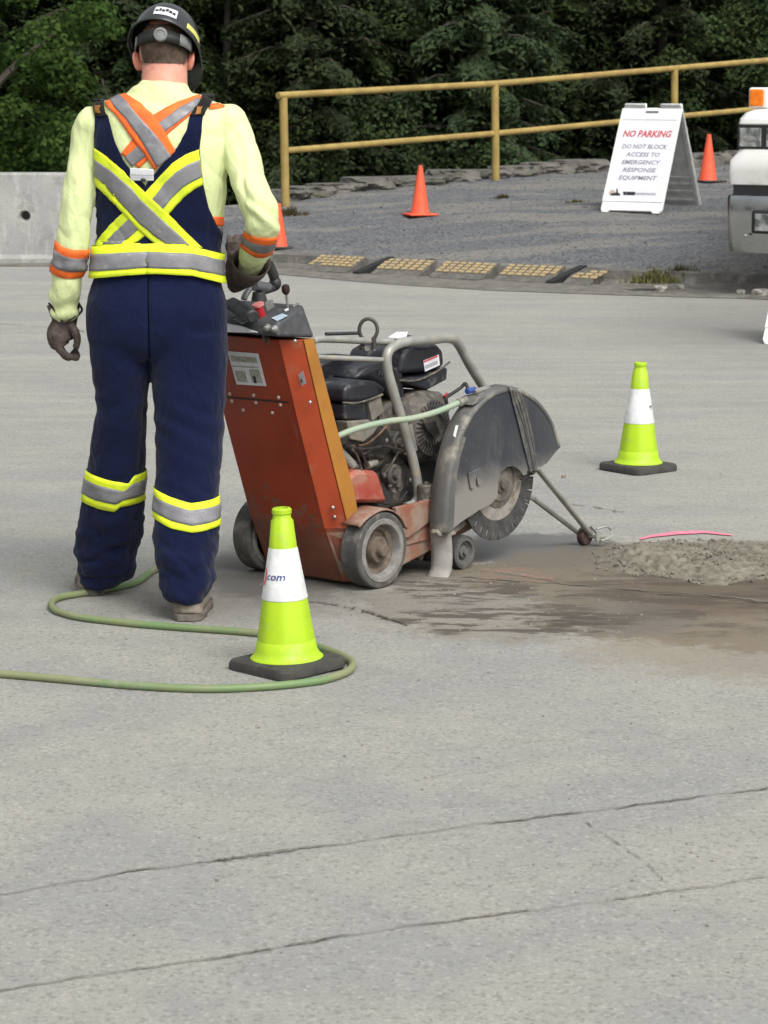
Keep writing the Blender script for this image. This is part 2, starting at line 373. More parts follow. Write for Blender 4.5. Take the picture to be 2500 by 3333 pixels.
# ================================================================ THE SETTING
def ebox(x0, y0, x1, y1):       # photo rectangle on the pavement -> ellipse (centre, half sizes)
    a = G((x0+x1)/2, y0).y; b = G((x0+x1)/2, y1).y; cy = (a+b)/2
    m = (x0+x1)/2; k = cy/ray(m, 1700).y
    l = CC+ray(x0, (y0+y1)/2)*0; X0 = (x0-1250)/FPX*cy*1.02; X1 = (x1-1250)/FPX*cy*1.02
    return ((X0+X1)/2, cy), ((X1-X0)/2, (a-b)/2)
def ground_material():
    m, b, p = newmat('weathered_pavement'); c = b.coord()
    fine = b.noise(c, 210, 3, .7); grain = b.noise(c, 75, 4, .65); mid = b.noise(c, 7, 5, .6)
    big = b.noise(b.mapping(c, sc=(1, 1.5, 1)), .9, 5, .6); streak = b.noise(b.mapping(c, rot=(0, 0, R(-8)), sc=(.35, 3.2, 1)), 1.3, 6, .62)
    warm = b.mix(b.mr(mid, .3, .7), (.375, .370, .322), (.340, .337, .294))
    cool = b.mix(b.mr(mid, .3, .7), (.315, .318, .302), (.28, .283, .272))
    far0 = b.mr(b.sep(c)[1], 7.5, 11); blot = b.noise(b.mapping(c, loc=(2, 5, 0)), 2.4, 6, .6)
    sb_ = b.math('ADD', b.math('MULTIPLY', streak, far0), b.math('MULTIPLY', blot, b.math('SUBTRACT', 1.0, far0)))
    f = b.mr(b.math('ADD', b.math('MULTIPLY', big, .5), b.math('MULTIPLY', sb_, .5)), .42, .58)
    col = b.mix(f, warm, cool)
    # tyre-polished, dust and lane streaks farther away
    st = b.mr(b.noise(b.mapping(c, rot=(0, 0, R(-6)), sc=(.22, 4.5, 1)), 1.1, 5, .6), .5, .68)
    far = b.mr(b.sep(c)[1], 8.5, 14)
    col = b.mix(b.math('MULTIPLY', b.math('MULTIPLY', st, far), .35), col, (.44, .43, .38))
    st2 = b.mr(b.noise(b.mapping(c, loc=(3, 7, 0), rot=(0, 0, R(-5)), sc=(.2, 3.4, 1)), .9, 6, .65), .52, .68)
    col = b.mix(b.math('MULTIPLY', b.math('MULTIPLY', st2, far), .34), col, (.235, .232, .215))
    # aggregate
    v = b.voro(c, 110, 'Color'); vs = b.sep(v)[0]
    col = b.mix(b.math('MULTIPLY', b.mr(vs, .78, .95), .55), col, (.16, .158, .15))
    col = b.mix(b.math('MULTIPLY', b.mr(b.sep(v)[1], .82, .97), .5), col, (.47, .46, .42))
    col = b.mix(b.mr(grain, .34, .6, .42, 0), col, (.20, .198, .185))
    col = b.mix(b.mr(fine, .3, .7, .42, 0), col, (.12, .12, .11))
    spots = b.mr(b.voro(c, 5.5), .0, .045, 1, 0)
    col = b.mix(b.math('MULTIPLY', b.math('MULTIPLY', spots, b.mr(b.noise(c, 2.2, 2), .5, .6)), .55), col, (.10, .095, .08))
    rough = b.mr(grain, .3, .7, .8, .97)
    warp = b.noise(c, 6, 7, .68); warp2 = b.noise(c, 24, 5, .65)
    def stain_or_shade(box_, color, amt, edge=.55, soft=.18, rot=0, wet=0, breakup=0):
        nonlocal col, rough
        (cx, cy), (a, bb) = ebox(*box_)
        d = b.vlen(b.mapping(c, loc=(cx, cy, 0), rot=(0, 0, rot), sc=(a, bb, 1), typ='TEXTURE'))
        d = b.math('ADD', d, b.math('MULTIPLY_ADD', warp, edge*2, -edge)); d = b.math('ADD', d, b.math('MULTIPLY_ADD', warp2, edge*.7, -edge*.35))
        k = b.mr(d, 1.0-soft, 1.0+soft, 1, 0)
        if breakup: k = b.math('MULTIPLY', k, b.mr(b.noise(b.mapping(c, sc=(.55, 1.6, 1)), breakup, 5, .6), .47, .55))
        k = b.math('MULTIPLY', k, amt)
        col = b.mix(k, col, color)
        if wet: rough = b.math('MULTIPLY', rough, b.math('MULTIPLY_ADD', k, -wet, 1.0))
    stain_or_shade((350, 1850, 1250, 2010), (.12, .115, .10), .60, .5, .5)                # damp ground round the feet and under the saw, contact shade painted in
    stain_or_shade((620, 1780, 1180, 1950), (.085, .082, .075), .85, .5, .25, wet=.25)  # wet patch, painted darker for the shadow between legs, cone and wheel
    stain_or_shade((1050, 1800, 1560, 1890), (.075, .07, .062), .85, .4, .3)
    stain_or_shade((1450, 1735, 2060, 1850), (.115, .115, .113), .9, .45, .14, rot=R(20), wet=.5)
    stain_or_shade((1420, 1820, 2100, 1930), (.16, .135, .10), .8, .5, .16)
    stain_or_shade((1550, 1760, 3300, 2010), (.150, .128, .097), .88, .45, .09)
    stain_or_shade((1750, 1880, 3400, 2130), (.108, .082, .055), .9, .5, .10, rot=R(-6), wet=.35)
    stain_or_shade((1900, 2000, 3400, 2220), (.215, .18, .13), .6, .45, .25)
    stain_or_shade((1850, 1960, 2260, 2070), (.12, .115, .108), .4, .5, .2, wet=.5)
    stain_or_shade((1180, 1860, 2050, 2090), (.175, .155, .12), .55, .45, .2)
    stain_or_shade((1250, 1975, 2050, 2070), (.060, .052, .040), .85, .4, .18, breakup=8)
    stain_or_shade((1280, 1875, 1760, 1965), (.065, .057, .046), .8, .4, .2, breakup=11)
    stain_or_shade((1700, 1860, 2700, 2060), (.060, .047, .034), .6, .5, .2, breakup=6)
    stain_or_shade((1560, 1850, 1800, 1905), (.26, .14, .10), .4, .3, .3, breakup=10)
    stain_or_shade((2050, 980, 3200, 1180), (.15, .148, .138), .55, .4, .6)               # darker patch in front of the truck
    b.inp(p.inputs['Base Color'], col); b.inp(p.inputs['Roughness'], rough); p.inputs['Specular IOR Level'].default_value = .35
    h = b.math('ADD', b.math('MULTIPLY', grain, .6), b.math('MULTIPLY', fine, .35)); h = b.math('ADD', h, b.math('MULTIPLY', mid, .8))
    b.inp(p.inputs['Normal'], b.bump(h, .55, .006))
    return m
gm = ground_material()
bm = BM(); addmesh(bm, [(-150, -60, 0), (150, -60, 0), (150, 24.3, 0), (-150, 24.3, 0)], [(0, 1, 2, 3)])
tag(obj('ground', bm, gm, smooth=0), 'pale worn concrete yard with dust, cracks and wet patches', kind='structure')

KPX = [(430, 850), (600, 856), (800, 864), (1210, 889), (1620, 910), (2030, 929), (2500, 945), (3400, 972)]
KP = [G(*k) for k in KPX]; KPL = [(p.x, p.y) for p in KP]
def kerb_y(x): return interp([(-60, KPL[0][1])]+KPL+[(60, KPL[-1][1]-6)], x)
def yedge(x):
    t = min(1, max(0, (x+3.2)/1.4)); t = t*t*(3-2*t)
    return 24.5*(1-t)+(26.25+1.05*(x+1))*t
def terr(x, y, rough=True):
    t = y-kerb_y(x)-.16
    z = .12+.5*(1-math.exp(-max(0, t)/3.2)) if t > 0 else .12
    w = min(1, max(0, (x+3.9)/.9)); z = z*w-.06*(1-w)
    d = y-yedge(x)
    if d > 0: z -= min(3.4, d*.75)
    if rough:
        z += .03*(noise.noise(Vector((x*1.3, y*1.3, 0)))) + .014*noise.noise(Vector((x*6, y*6, 3)))
    return z
def on_terr(px, py):
    r = ray(px, py); t = 18.0
    while t < 60:
        p = CC+r*t
        if p.z < terr(p.x, p.y, False): return Vector((p.x, p.y, terr(p.x, p.y)))
        t += .03
    return CC+r*30
def gravel_material():
    m, b, p = newmat('crushed_gravel'); c = b.coord()
    v = b.node('ShaderNodeTexVoronoi'); b.inp(v.inputs['Vector'], c); v.inputs['Scale'].default_value = 38
    v2 = b.node('ShaderNodeTexVoronoi'); b.inp(v2.inputs['Vector'], c); v2.inputs['Scale'].default_value = 60
    s1 = b.sep(v.outputs['Color'])[0]; s2 = b.sep(v2.outputs['Color'])[1]
    col = b.mix(b.mr(s1, 0, 1, smooth=False), (.07, .074, .082), (.185, .195, .205)); col = b.mix(b.math('MULTIPLY', s2, .6), col, (.16, .165, .17))
    track = b.mr(b.noise(b.mapping(c, rot=(0, 0, R(24)), sc=(.3, 1.5, 1)), 1.5, 5, .6), .46, .58)
    col = b.mix(b.math('MULTIPLY', track, .85), col, b.mix(b.noise(c, 50, 4), (.23, .222, .20), (.165, .16, .148)))
    col = b.mix(b.mr(v.outputs['Distance'], .45, .8, 0, .55), col, (.05, .05, .052))
    b.inp(p.inputs['Base Color'], col); p.inputs['Roughness'].default_value = .95; p.inputs['Specular IOR Level'].default_value = .2
    h = b.math('SUBTRACT', 1.0, v.outputs['Distance']); h = b.math('MULTIPLY', h, b.mr(track, 0, 1, 1, .3))
    b.inp(p.inputs['Normal'], b.bump(b.math('ADD', h, b.math('MULTIPLY', b.noise(c, 60, 3), .4)), .8, .02))
    return m
def grid_mesh(name, xs, tf, m, lab, n_t):
    bm = BM(); V = [[bm.verts.new(tf(x, k)) for k in range(n_t)] for x in xs]
    for a, b2 in zip(V, V[1:]):
        for k in range(n_t-1): bm.faces.new((a[k], b2[k], b2[k+1], a[k+1]))
    return tag(obj(name, bm, m), lab, kind='structure')
def gtf(x, k):
    y0 = kerb_y(x)+.14; y1 = yedge(x)+2.5; y = y0+(y1-y0)*k/90
    return (x, y, terr(x, y))
grid_mesh('gravel_shoulder', list(np.linspace(-4.4, 14, 300)), gtf, gravel_material(), 'blue-grey crushed gravel bank rising from the kerb to the railing', 91)
floor_m = mat('forest_floor', (.05, .06, .028), (.07, .065, .04), .95, nscale=1.5, bump=.8, bscale=6, bdist=.1)
def hill(x, k):
    y = 24.35+(k/60)**1.6*110
    z = -.12-min(3.0, max(0, y-24.5)*.6) if x < -3.5 else -.35-min(3, max(0, y-yedge(min(x, 14)))*.7)
    if x >= -3.5 and y < yedge(min(x, 14))+.8: z = -.4
    z += max(0, y-46)*.42+.5*noise.noise(Vector((x*.12, y*.12, 0)))*min(1, max(0, (y-30)/6))
    return (x, y, z)
grid_mesh('hillside', list(np.linspace(-90, 90, 120)), hill, floor_m, 'dark wooded slope behind the yard', 61)

# kerb: a worn concrete strip along the yard's far edge
bm = BM(); prev = None
kx = np.linspace(-3.75, 12, 260)
for x in kx:
    y = kerb_y(x); n1 = noise.noise(Vector((x*3, 0, 0)))*.025; n2 = noise.noise(Vector((x*7, 5, 0)))*.012
    ring = [bm.verts.new(q) for q in ((x, y-.10+n1, 0.002), (x, y-.085+n1, .02), (x, y+n1*.6, .045+n2), (x, y+.02+n2, .115+n2*.6), (x, y+.07, .13+n2), (x, y+.22, .128+n2), (x, y+.3, .05))]
    if prev:
        for k in range(6): bm.faces.new((prev[k], ring[k], ring[k+1], prev[k+1]))
    prev = ring
tag(obj('kerb', bm, 'kerb'), 'low crumbling concrete kerb along the gravel', kind='structure')

# rough gutter strip between the kerb and the yard slab
EDGE = [G(*k) for k in [(560, 868), (800, 884), (1210, 922), (1620, 948), (2030, 962), (2500, 976), (3400, 1004)]]; EL = [(p.x, p.y) for p in EDGE]
bm = BM(); prev = None
for x in np.linspace(-3.9, 12, 330):
    ya = interp(EL, x)+.05*noise.noise(Vector((x*2.5, 0, 7)))+.02*noise.noise(Vector((x*11, 0, 7))); yb = kerb_y(x)-.05
    cur = [bm.verts.new((x, ya+(yb-ya)*k/6, .004+.02*(k > 0)*(.5+noise.noise(Vector((x*4, ya+k, 0))))*min(1, (6-k)*.5+.3))) for k in range(7)]
    if prev:
        for k in range(6): bm.faces.new((prev[k], cur[k], cur[k+1], prev[k+1]))
    prev = cur
M['gutter'] = mat('gutter_concrete', (.125, .119, .103), (.175, .168, .147), .95, nscale=7, bump=.8, bscale=26, bdist=.02, dust=(.10, .095, .08), dust_amt=.35, dust_scale=6)
tag(obj('gutter', bm, 'gutter'), 'rough darker concrete gutter in front of the kerb', kind='structure')
# cracks and joints in the pavement
def ribbon(bm, pts, w, gap=.25, seed=0, z=.004, n=40):
    P = resample(pts, n*len(pts)//2); prev = None
    for i, q in enumerate(P):
        p = G(q.x, q.y); a = G(*P[min(i+1, len(P)-1)]); b2 = G(*P[max(i-1, 0)]); t = (a-b2).normalized(); s = Vector((-t.y, t.x, 0))
        k = noise.noise(Vector((i*.11+seed, seed, 0))); k2 = noise.noise(Vector((i*.7, seed+9, 0)))
        ww = w*(.55+k*1.1+k2*.5) if k > -.5+gap else 0
        if gap < 0: ww = max(ww, w*(.38+.25*abs(k2)))
        if ww < w*.12: prev = None; continue
        o = s*(k2*w*1.1+w*1.6*noise.noise(Vector((i*.23, seed+30, 0))))
        cur = [bm.verts.new(p+s*ww/2+o+Vector((0, 0, z))), bm.verts.new(p-s*ww/2+o+Vector((0, 0, z)))]
        if prev: bm.faces.new((prev[0], prev[1], cur[1], cur[0]))
        prev = cur
M['crack'] = mat('crack_dirt', (.10, .09, .07), (.19, .18, .15), .95, nscale=14)
M['crack_wet'] = mat('wet_crack', (.07, .06, .05), (.11, .10, .08), .6, nscale=20)
bm = BM()
L1 = [(-1500, 3150), (0, 2920), (90, 2897), (360, 2850), (663, 2810), (980, 2766), (1281, 2727), (1597, 2682), (1884, 2649), (2200, 2606), (2500, 2568), (4200, 2360)]
L2 = [(-1500, 3480), (0, 3229), (271, 3184), (414, 3164), (671, 3128), (1100, 3054), (1356, 3015), (1718, 2968), (1974, 2935), (2366, 2879), (2500, 2857), (4200, 2610)]
ribbon(bm, L1, .0065, -.1, 3.3); ribbon(bm, [(671, 2809), (760, 2798), (870, 2785), (980, 2766)], .013, .1, 1); ribbon(bm, [(1590, 2684), (1884, 2649), (2500, 2569)], .007, .1, 8)
ribbon(bm, L2, .005, .1, 7.7); ribbon(bm, [(671, 3128), (880, 3092), (1100, 3054)], .008, .1, 2); ribbon(bm, [(1974, 2935), (2120, 2915)], .007, 0, 4); ribbon(bm, [(1560, 2985), (1718, 2968)], .007, 0, 5)
ribbon(bm, [(1884, 2664), (1974, 2724), (2050, 2775), (2110, 2814), (2140, 2850), (2170, 2879)], .0035, .35, 9)
ribbon(bm, [(-20, 1055), (120, 1062), (280, 1080)], .02, .15, 12)
ribbon(bm, [(1840, 1640), (1950, 1655), (2040, 1672)], .012, .25, 15)
ribbon(bm, [(1500, 1880), (1800, 1900), (2100, 1925), (2330, 1940), (2600, 1975)], .012, .2, 18)
tag(obj('pavement_joints', bm, 'crack', smooth=0), 'thin dark joints and hairline cracks across the yard', kind='structure')
bm = BM()
ribbon(bm, [(960, 1950), (987, 1957), (1100, 1972), (1206, 1995), (1270, 2020), (1330, 2034)], .012, .0, 21); ribbon(bm, [(1180, 1992), (1260, 2012), (1330, 2038)], .014, .15, 25)
ribbon(bm, [(2150, 1935), (2330, 1945), (2600, 1978)], .012, 0, 31)
tag(obj('wet_crack', bm, 'crack_wet', smooth=0), 'dark wet crack running right from the near cone', kind='structure')
# pink survey paint
bm = BM(); prev = None
for i, q in enumerate(resample([(2085, 1757), (2120, 1748), (2200, 1738), (2290, 1734), (2385, 1745)], 40)):
    a = G(q.x, q.y); w = .026*math.sin(math.pi*min(1, .12+i/40*.8))+.004+.006*noise.noise(Vector((i*.5, 0, 0)))
    cur = [bm.verts.new(a+Vector((0, w, .004))), bm.verts.new(a+Vector((0, -w, .004)))]
    if prev: bm.faces.new((prev[0], prev[1], cur[1], cur[0]))
    prev = cur
tag(obj('pink_paint_line', bm, 'pink', smooth=0), 'curved stroke of fluorescent pink marking paint ahead of the pointer wheel', kind='structure')
bm = BM(); ribbon(bm, [(1560, 1858), (1640, 1868), (1720, 1880), (1800, 1892)], .009, .3, 41, z=.008)
tag(obj('faint_red_line', bm, 'pink_faint', smooth=0), 'worn faint red paint line beside the front wheel', kind='structure')
# rubble and slurry
(cx, cy), (ra, rb) = ebox(1930, 1765, 2700, 1895)
bm = BM(); nx, ny = 170, 60; V = []
for i in range(nx):
    col = []
    for j in range(ny):
        x = cx+ra*1.15*(i/(nx-1)*2-1); y = cy+rb*1.2*(j/(ny-1)*2-1)
        d = math.hypot((x-cx)/ra, (y-cy)/rb)+.35*noise.noise(Vector((x*5, y*5, 1)))
        e = max(0, min(1, (1-d)*2.2)); n_ = noise.noise(Vector((x*22, y*22, 0)))
        h = .016*e*(1+.5*noise.noise(Vector((x*6, y*6, 8))))+e**.5*.016*abs(n_)+.007*e*noise.noise(Vector((x*55, y*55, 0)))
        h *= 1+.7*math.exp(-((x-cx+ra*.55)/.12)**2)
        col.append(bm.verts.new((x, y, h-.004 if e > 0 else -.006)))
    V.append(col)
for a, b2 in zip(V, V[1:]):
    for k in range(ny-1): bm.faces.new((a[k], b2[k], b2[k+1], a[k+1]))
rub = mat('crushed_slurry', (.205, .19, .148), (.14, .127, .095), .9, nscale=20, bump=.7, bscale=60, bdist=.01, dust=(.10, .09, .07), dust_amt=.3, dust_scale=26)
tag(obj('rubble_heap', bm, rub), 'low heap of broken concrete and mud ahead of the saw', 'rubble', kind='stuff')
def chips(name, spots, m, lab, cat, flat=.6):
    bm = BM()
    for p, s in spots:
        q = Matrix.Translation(Vector(p)+Vector((0, 0, s*.15))) @ Euler((rng.uniform(-.4, .4), rng.uniform(-.4, .4), rng.uniform(0, 6.28))).to_matrix().to_4x4() @ Matrix.Diagonal((s*rng.uniform(.7, 1.4), s*rng.uniform(.5, 1), s*flat, 1))
        g = [(-.5,-.4,-.4),(.5,-.5,-.4),(.45,.5,-.4),(-.5,.45,-.4),(-.3,-.3,.45),(.35,-.25,.35),(.25,.3,.5),(-.3,.35,.3)]
        hexa(bm, [q @ (Vector(a)+Vector(rng.uniform(-.1, .1, 3))) for a in g])
    return tag(obj(name, bm, m, smooth=0), lab, cat, kind='stuff')
sp = []
for _ in range(620):
    a = rng.uniform(0, 6.28); r_ = rng.uniform(0, 1)**.6
    x = cx+ra*1.05*r_*math.cos(a); y = cy+rb*1.1*r_*math.sin(a); sp.append(((x, y, .004+.018*max(0, 1-r_)), rng.uniform(.004, .015)))
chips('rubble_chips', sp, rub, 'loose chips of broken concrete on the mud', 'rubble')
sp = []
for _ in range(420):
    px, py = rng.uniform(300, 2600), rng.uniform(1000, 3300)
    if rng.random() < .55: px, py = rng.normal(1500, 420), rng.normal(1960, 60)
    p = G(px, py); sp.append(((p.x, p.y, 0), rng.uniform(.003, .009)))
chips('grit', sp, 'mud', 'scattered grit and crumbs on the yard', 'grit', .35)
sp = []
for _ in range(2600):
    x = rng.uniform(-2.6, 7); t = rng.uniform(0, 1); y = kerb_y(x)+.2+(yedge(x)-kerb_y(x))*t
    if noise.noise(Vector((x*.8, y*1.4, 2))) < -.12: continue
    sp.append(((x, y, terr(x, y)), rng.uniform(.010, .030)))
chips('loose_gravel', sp, mat('gravel_stone', (.18, .186, .195), (.085, .09, .098), .9, nscale=22, bump=.3), 'loose angular grey stones lying on the gravel bank', 'gravel')

# rocks edging the bank
def rock_mesh(seed):
    bm = BM(); bmesh.ops.create_icosphere(bm, subdivisions=4, radius=.5)
    for v in bm.verts:
        d = v.co.normalized(); q = d*1.6+Vector((seed*7.1, seed*3.3, 0))
        k = .5+.16*noise.noise(q)+.07*noise.noise(q*2.7)
        k -= .05*abs(noise.noise(q*4.3))
        v.co = d*k
        v.co.z = max(-.24, min(.24, v.co.z)); v.co.x = max(-.42, min(.42, v.co.x))+.03*noise.noise(q*3)
    return bm
rk = [(905, 690, .5, .22), (985, 688, .55, .2), (1085, 668, .6, .2), (1190, 655, .55, .27), (1290, 650, .6, .22), (1400, 648, .5, .18), (1490, 632, .62, .24), (1600, 622, .6, .22), (1720, 610, .66, .25), (1840, 598, .66, .26), (1950, 588, .7, .3), (2170, 578, .6, .26), (2250, 572, .55, .3), (2345, 572, .6, .3), (2430, 566, .6, .3), (2560, 560, .7, .3)]
where = ['rock at the foot of the first railing post', 'flat slab just right of the first railing post', 'slab left of the middle orange cone', 'pale slab behind the middle orange cone', 'slab right behind the middle orange cone',
 'low slab between the middle orange cone and the second railing post', 'slab left of the second railing post', 'slab at the foot of the second railing post', 'slab right of the second railing post with a grass tuft in front',
 'broad slab halfway from the second railing post to the white sign', 'tall slab just left of the white sign', 'slab seen under the white sign', 'slab between the white sign and the right orange cone', 'slab right behind the right orange cone', 'slab left of the truck headlight', 'slab behind the truck']
for i, ((px, py, w, h), lb) in enumerate(zip(rk, where)):
    p = on_terr(px, py+14); s = w*1.12
    bm = rock_mesh(i+1); bm.transform(Matrix.Translation((p.x, yedge(p.x)-.12, terr(p.x, yedge(p.x)-.12)+h*.16)) @ Matrix.Rotation(R(35)+.3*math.sin(i*5), 4, 'Z') @ Matrix.Diagonal((s, .55, h*1.2, 1)))
    tag(obj('edge_rock', bm, 'rock', smooth=28), 'grey-brown '+lb, 'rock', 'rocks edging the gravel bank')
for px, py, s, lb in [(2150, 940, .075, 'pale rounded stone by the weeds on the kerb'), (2412, 952, .05, 'small white angular stone on the kerb at the right'), (2475, 955, .09, 'brown wedge-shaped stone on the kerb under the truck'), (2215, 935, .045, 'small pale stone beside the weeds, smallest on the kerb')]:
    p = G(px, py, .03); bm = rock_mesh(s*100+4); bm.transform(Matrix.Translation((p.x, p.y, .035)) @ Matrix.Rotation(s*40, 4, 'Z') @ Matrix.Diagonal((s*1.6, s*1.2, s*1.3, 1)))
    tag(obj('stone', bm, 'pebble', smooth=28), lb, 'stone', 'stones on the kerb')
p = G(1835, 1555); bm = rock_mesh(9.3); bm.transform(Matrix.Translation(p+Vector((0, 0, .006))) @ Matrix.Diagonal((.024, .018, .022, 1)))
tag(obj('stone', bm, 'mud'), 'single dark pebble on the yard left of the far lime cone', 'stone')

# concrete barrier
BY = G(100, 861).y
def barrier(x0, x1, hole=None):
    prof = [(0, 0), (0, .05), (.035, .085), (.07, .79), (.085, .81), (.20, .81), (.215, .79), (.25, .085), (.285, .05), (.285, 0)]
    bm = BM(); N = 30; rs = []
    for k in range(N+1):
        x = x0+(x1-x0)*k/N; rs.append([bm.verts.new((x, BY+a, z)) for a, z in prof])
    for a, b2 in zip(rs, rs[1:]):
        for i in range(len(prof)): bm.faces.new((a[i], b2[i], b2[(i+1) % len(prof)], a[(i+1) % len(prof)]))
    bm.faces.new(rs[0]); bm.faces.new(rs[-1][::-1]); bmesh.ops.recalc_face_normals(bm, faces=bm.faces[:])
    me = bpy.data.meshes.new('b'); bm.to_mesh(me); bm.free(); o = bpy.data.objects.new('b', me); scene.collection.objects.link(o)
    cut = BM(); q = PY(81, 703, BY+.05)
    lathe(cut, [(.085, -.06), (.054, .015), (.038, .075), (.036, .2)], Matrix.Translation((q.x, BY+.03, q.z)) @ Matrix.Rotation(-math.pi/2, 4, 'X'), 24)
    bmesh.ops.recalc_face_normals(cut, faces=cut.faces[:])
    m2 = bpy.data.meshes.new('c'); cut.to_mesh(m2); cut.free(); oc = bpy.data.objects.new('c', m2); scene.collection.objects.link(oc)
    md = o.modifiers.new('x', 'BOOLEAN'); md.object = oc; md.operation = 'DIFFERENCE'; md.solver = 'EXACT'
    dg = bpy.context.evaluated_depsgraph_get(); dg.update(); me2 = bpy.data.meshes.new_from_object(o.evaluated_get(dg))
    bpy.data.objects.remove(o); bpy.data.objects.remove(oc)
    return from_mesh(me2)
m, b, p_ = newmat('cast_concrete'); c = b.coord()
col = b.mix(b.mr(b.noise(c, 2.6, 6, .65), .35, .65), (.36, .36, .345), (.27, .272, .265)); col = b.mix(b.mr(b.noise(b.mapping(c, sc=(3, 1, .6)), 3.5, 6, .7), .5, .66, 0, .7), col, (.43, .43, .42))
col = b.mix(b.mr(b.noise(b.mapping(c, loc=(4, 0, 2)), 5, 6, .7), .54, .66, 0, .6), col, (.19, .19, .18)); col = b.mix(b.mr(b.noise(c, 70, 4), .3, .7, .25, 0), col, (.16, .16, .15))
b.inp(p_.inputs['Base Color'], col); p_.inputs['Roughness'].default_value = .92; b.inp(p_.inputs['Normal'], b.bump(b.noise(c, 25, 6, .7), .35, .01)); M['barrier'] = m
bx0 = PY(-900, 700, BY).x; bx1 = PY(590, 700, BY).x
tag(obj('concrete_barrier', barrier(bx0, bx1), 'barrier', smooth=20), 'long pale precast concrete barrier with a round lifting hole, left behind the worker', 'barrier')

# railing
P1 = PY(920, 309, 25.5)
rd = Vector((2.19, 2.3, 0)).normalized(); rn = Vector((-rd.y, rd.x, 0))
def RL(px, py):
    r = ray(px, py); t = (P1-CC).dot(rn)/r.dot(rn); return CC+r*t
rail = empty('railing', (P1.x, P1.y, terr(P1.x, P1.y)), 0, 'weathered yellow pipe railing with two rails along the top of the gravel bank', 'railing')
top = [RL(905, 311), RL(1620, 272), RL(2200, 222), RL(2500, 196)]; top.append(top[-1]+(top[-1]-top[-2])*1.6)
mid = [RL(923, 491), RL(1620, 434), RL(2034, 395), RL(2472, 354)]; mid.append(mid[-1]+(mid[-1]-mid[-2])*.9)
bm = BM(); tube(bm, top, .034, 14); obj('top_rail', bm, 'rail', rail)
bm = BM(); tube(bm, mid, .032, 14); obj('mid_rail', bm, 'rail', rail)
for px, pt in [(922, 318), (1611, 273), (2196, 223), (2720, 175)]:
    t = RL(px, pt); t2 = t-Vector((0, 0, .0)); base = Vector((t.x+.02, t.y, terr(t.x, t.y)-.15))
    bm = BM(); tube(bm, [base+Vector((0, 0, 0)), t2], .041, 14)
    tube(bm, [base.lerp(t2, .55)+Vector((0, 0, .0)), base.lerp(t2, .60)], .0425, 14); obj('post', bm, 'rail', rail)

# weeds
def tuft(px, py, w, h, n, lab, onkerb=False, col=None):
    p = G(px, py, .08) if onkerb else on_terr(px, py)
    bm = BM()
    for _ in range(n):
        a = rng.uniform(0, 6.28); r_ = abs(rng.normal(0, .5)); r_ = r_ if r_ < 1.5 else .3; b0 = p+Vector((math.cos(a)*r_*w, math.sin(a)*r_*w*.35, -.01)); hh = h*rng.uniform(.3, 1)*(1.15-.5*r_)*(.6+.8*abs(noise.noise(Vector((b0.x*14, 0, 3)))))
        d = Vector((rng.normal(0, .35), rng.normal(0, .3), 1)).normalized(); s = Vector((rng.normal(), rng.normal(), 0)).normalized()*rng.uniform(.004, .009)
        m1 = b0+d*hh*.6; tip = m1+(d+Vector((rng.normal(0, .6), rng.normal(0, .5), -.1))).normalized()*hh*.4
        addmesh(bm, [b0-s, b0+s, m1+s*.8, m1-s*.8, tip], [(0, 1, 2, 3), (3, 2, 4)])
    m_ = obj('weed_clump', bm, col or M['weed'], smooth=0); tag(m_, lab, 'weeds', kind='stuff')
M['weed'] = leafmat('weed_green', (.12, .125, .05), (.17, .16, .08), (.15, .125, .07))
tuft(2130, 918, .24, .17, 420, 'scruffy yellow-green weeds sprouting from the kerb, left half of the big patch', True)
tuft(2215, 900, .18, .19, 330, 'taller green weeds on the kerb below the truck bumper', True)
tuft(935, 702, .30, .16, 500, 'green grass clump at the foot of the first railing post')
tuft(1638, 648, .14, .07, 160, 'small grass tuft in front of the second railing post'); tuft(1875, 655, .18, .06, 200, 'low mossy tuft left of the white sign')
tuft(1452, 852, .05, .16, 40, 'single thin seedling at the back edge of the kerb ramps', True)

# ---------------------------------------------------------------- trees
def leaf_obj(name, C, N, L, W, m, parent):
    n = len(C); U = np.cross(N, rng.normal(size=(n, 3))); U /= np.linalg.norm(U, axis=1)[:, None]+1e-9; V = np.cross(N, U); V /= np.linalg.norm(V, axis=1)[:, None]+1e-9
    l = (L*rng.uniform(.6, 1.3, n))[:, None]; w = (W*rng.uniform(.6, 1.3, n))[:, None]
    v = np.empty((n, 4, 3)); v[:, 0] = C-U*l/2; v[:, 1] = C+V*w/2+N*l*.1; v[:, 2] = C+U*l/2; v[:, 3] = C-V*w/2+N*l*.1
    me = bpy.data.meshes.new(name); me.vertices.add(n*4); me.vertices.foreach_set('co', v.reshape(-1).astype(np.float32))
    me.loops.add(n*4); me.loops.foreach_set('vertex_index', np.arange(n*4, dtype=np.int32)); me.polygons.add(n)
    me.polygons.foreach_set('loop_start', np.arange(0, n*4, 4, dtype=np.int32)); me.polygons.foreach_set('loop_total', np.full(n, 4, dtype=np.int32)); me.update(calc_edges=True); me.validate()
    me.materials.append(m); o = bpy.data.objects.new(name, me); scene.collection.objects.link(o); o.parent = parent; return o
def norm(a): return a/(np.linalg.norm(a, axis=1)[:, None]+1e-9)
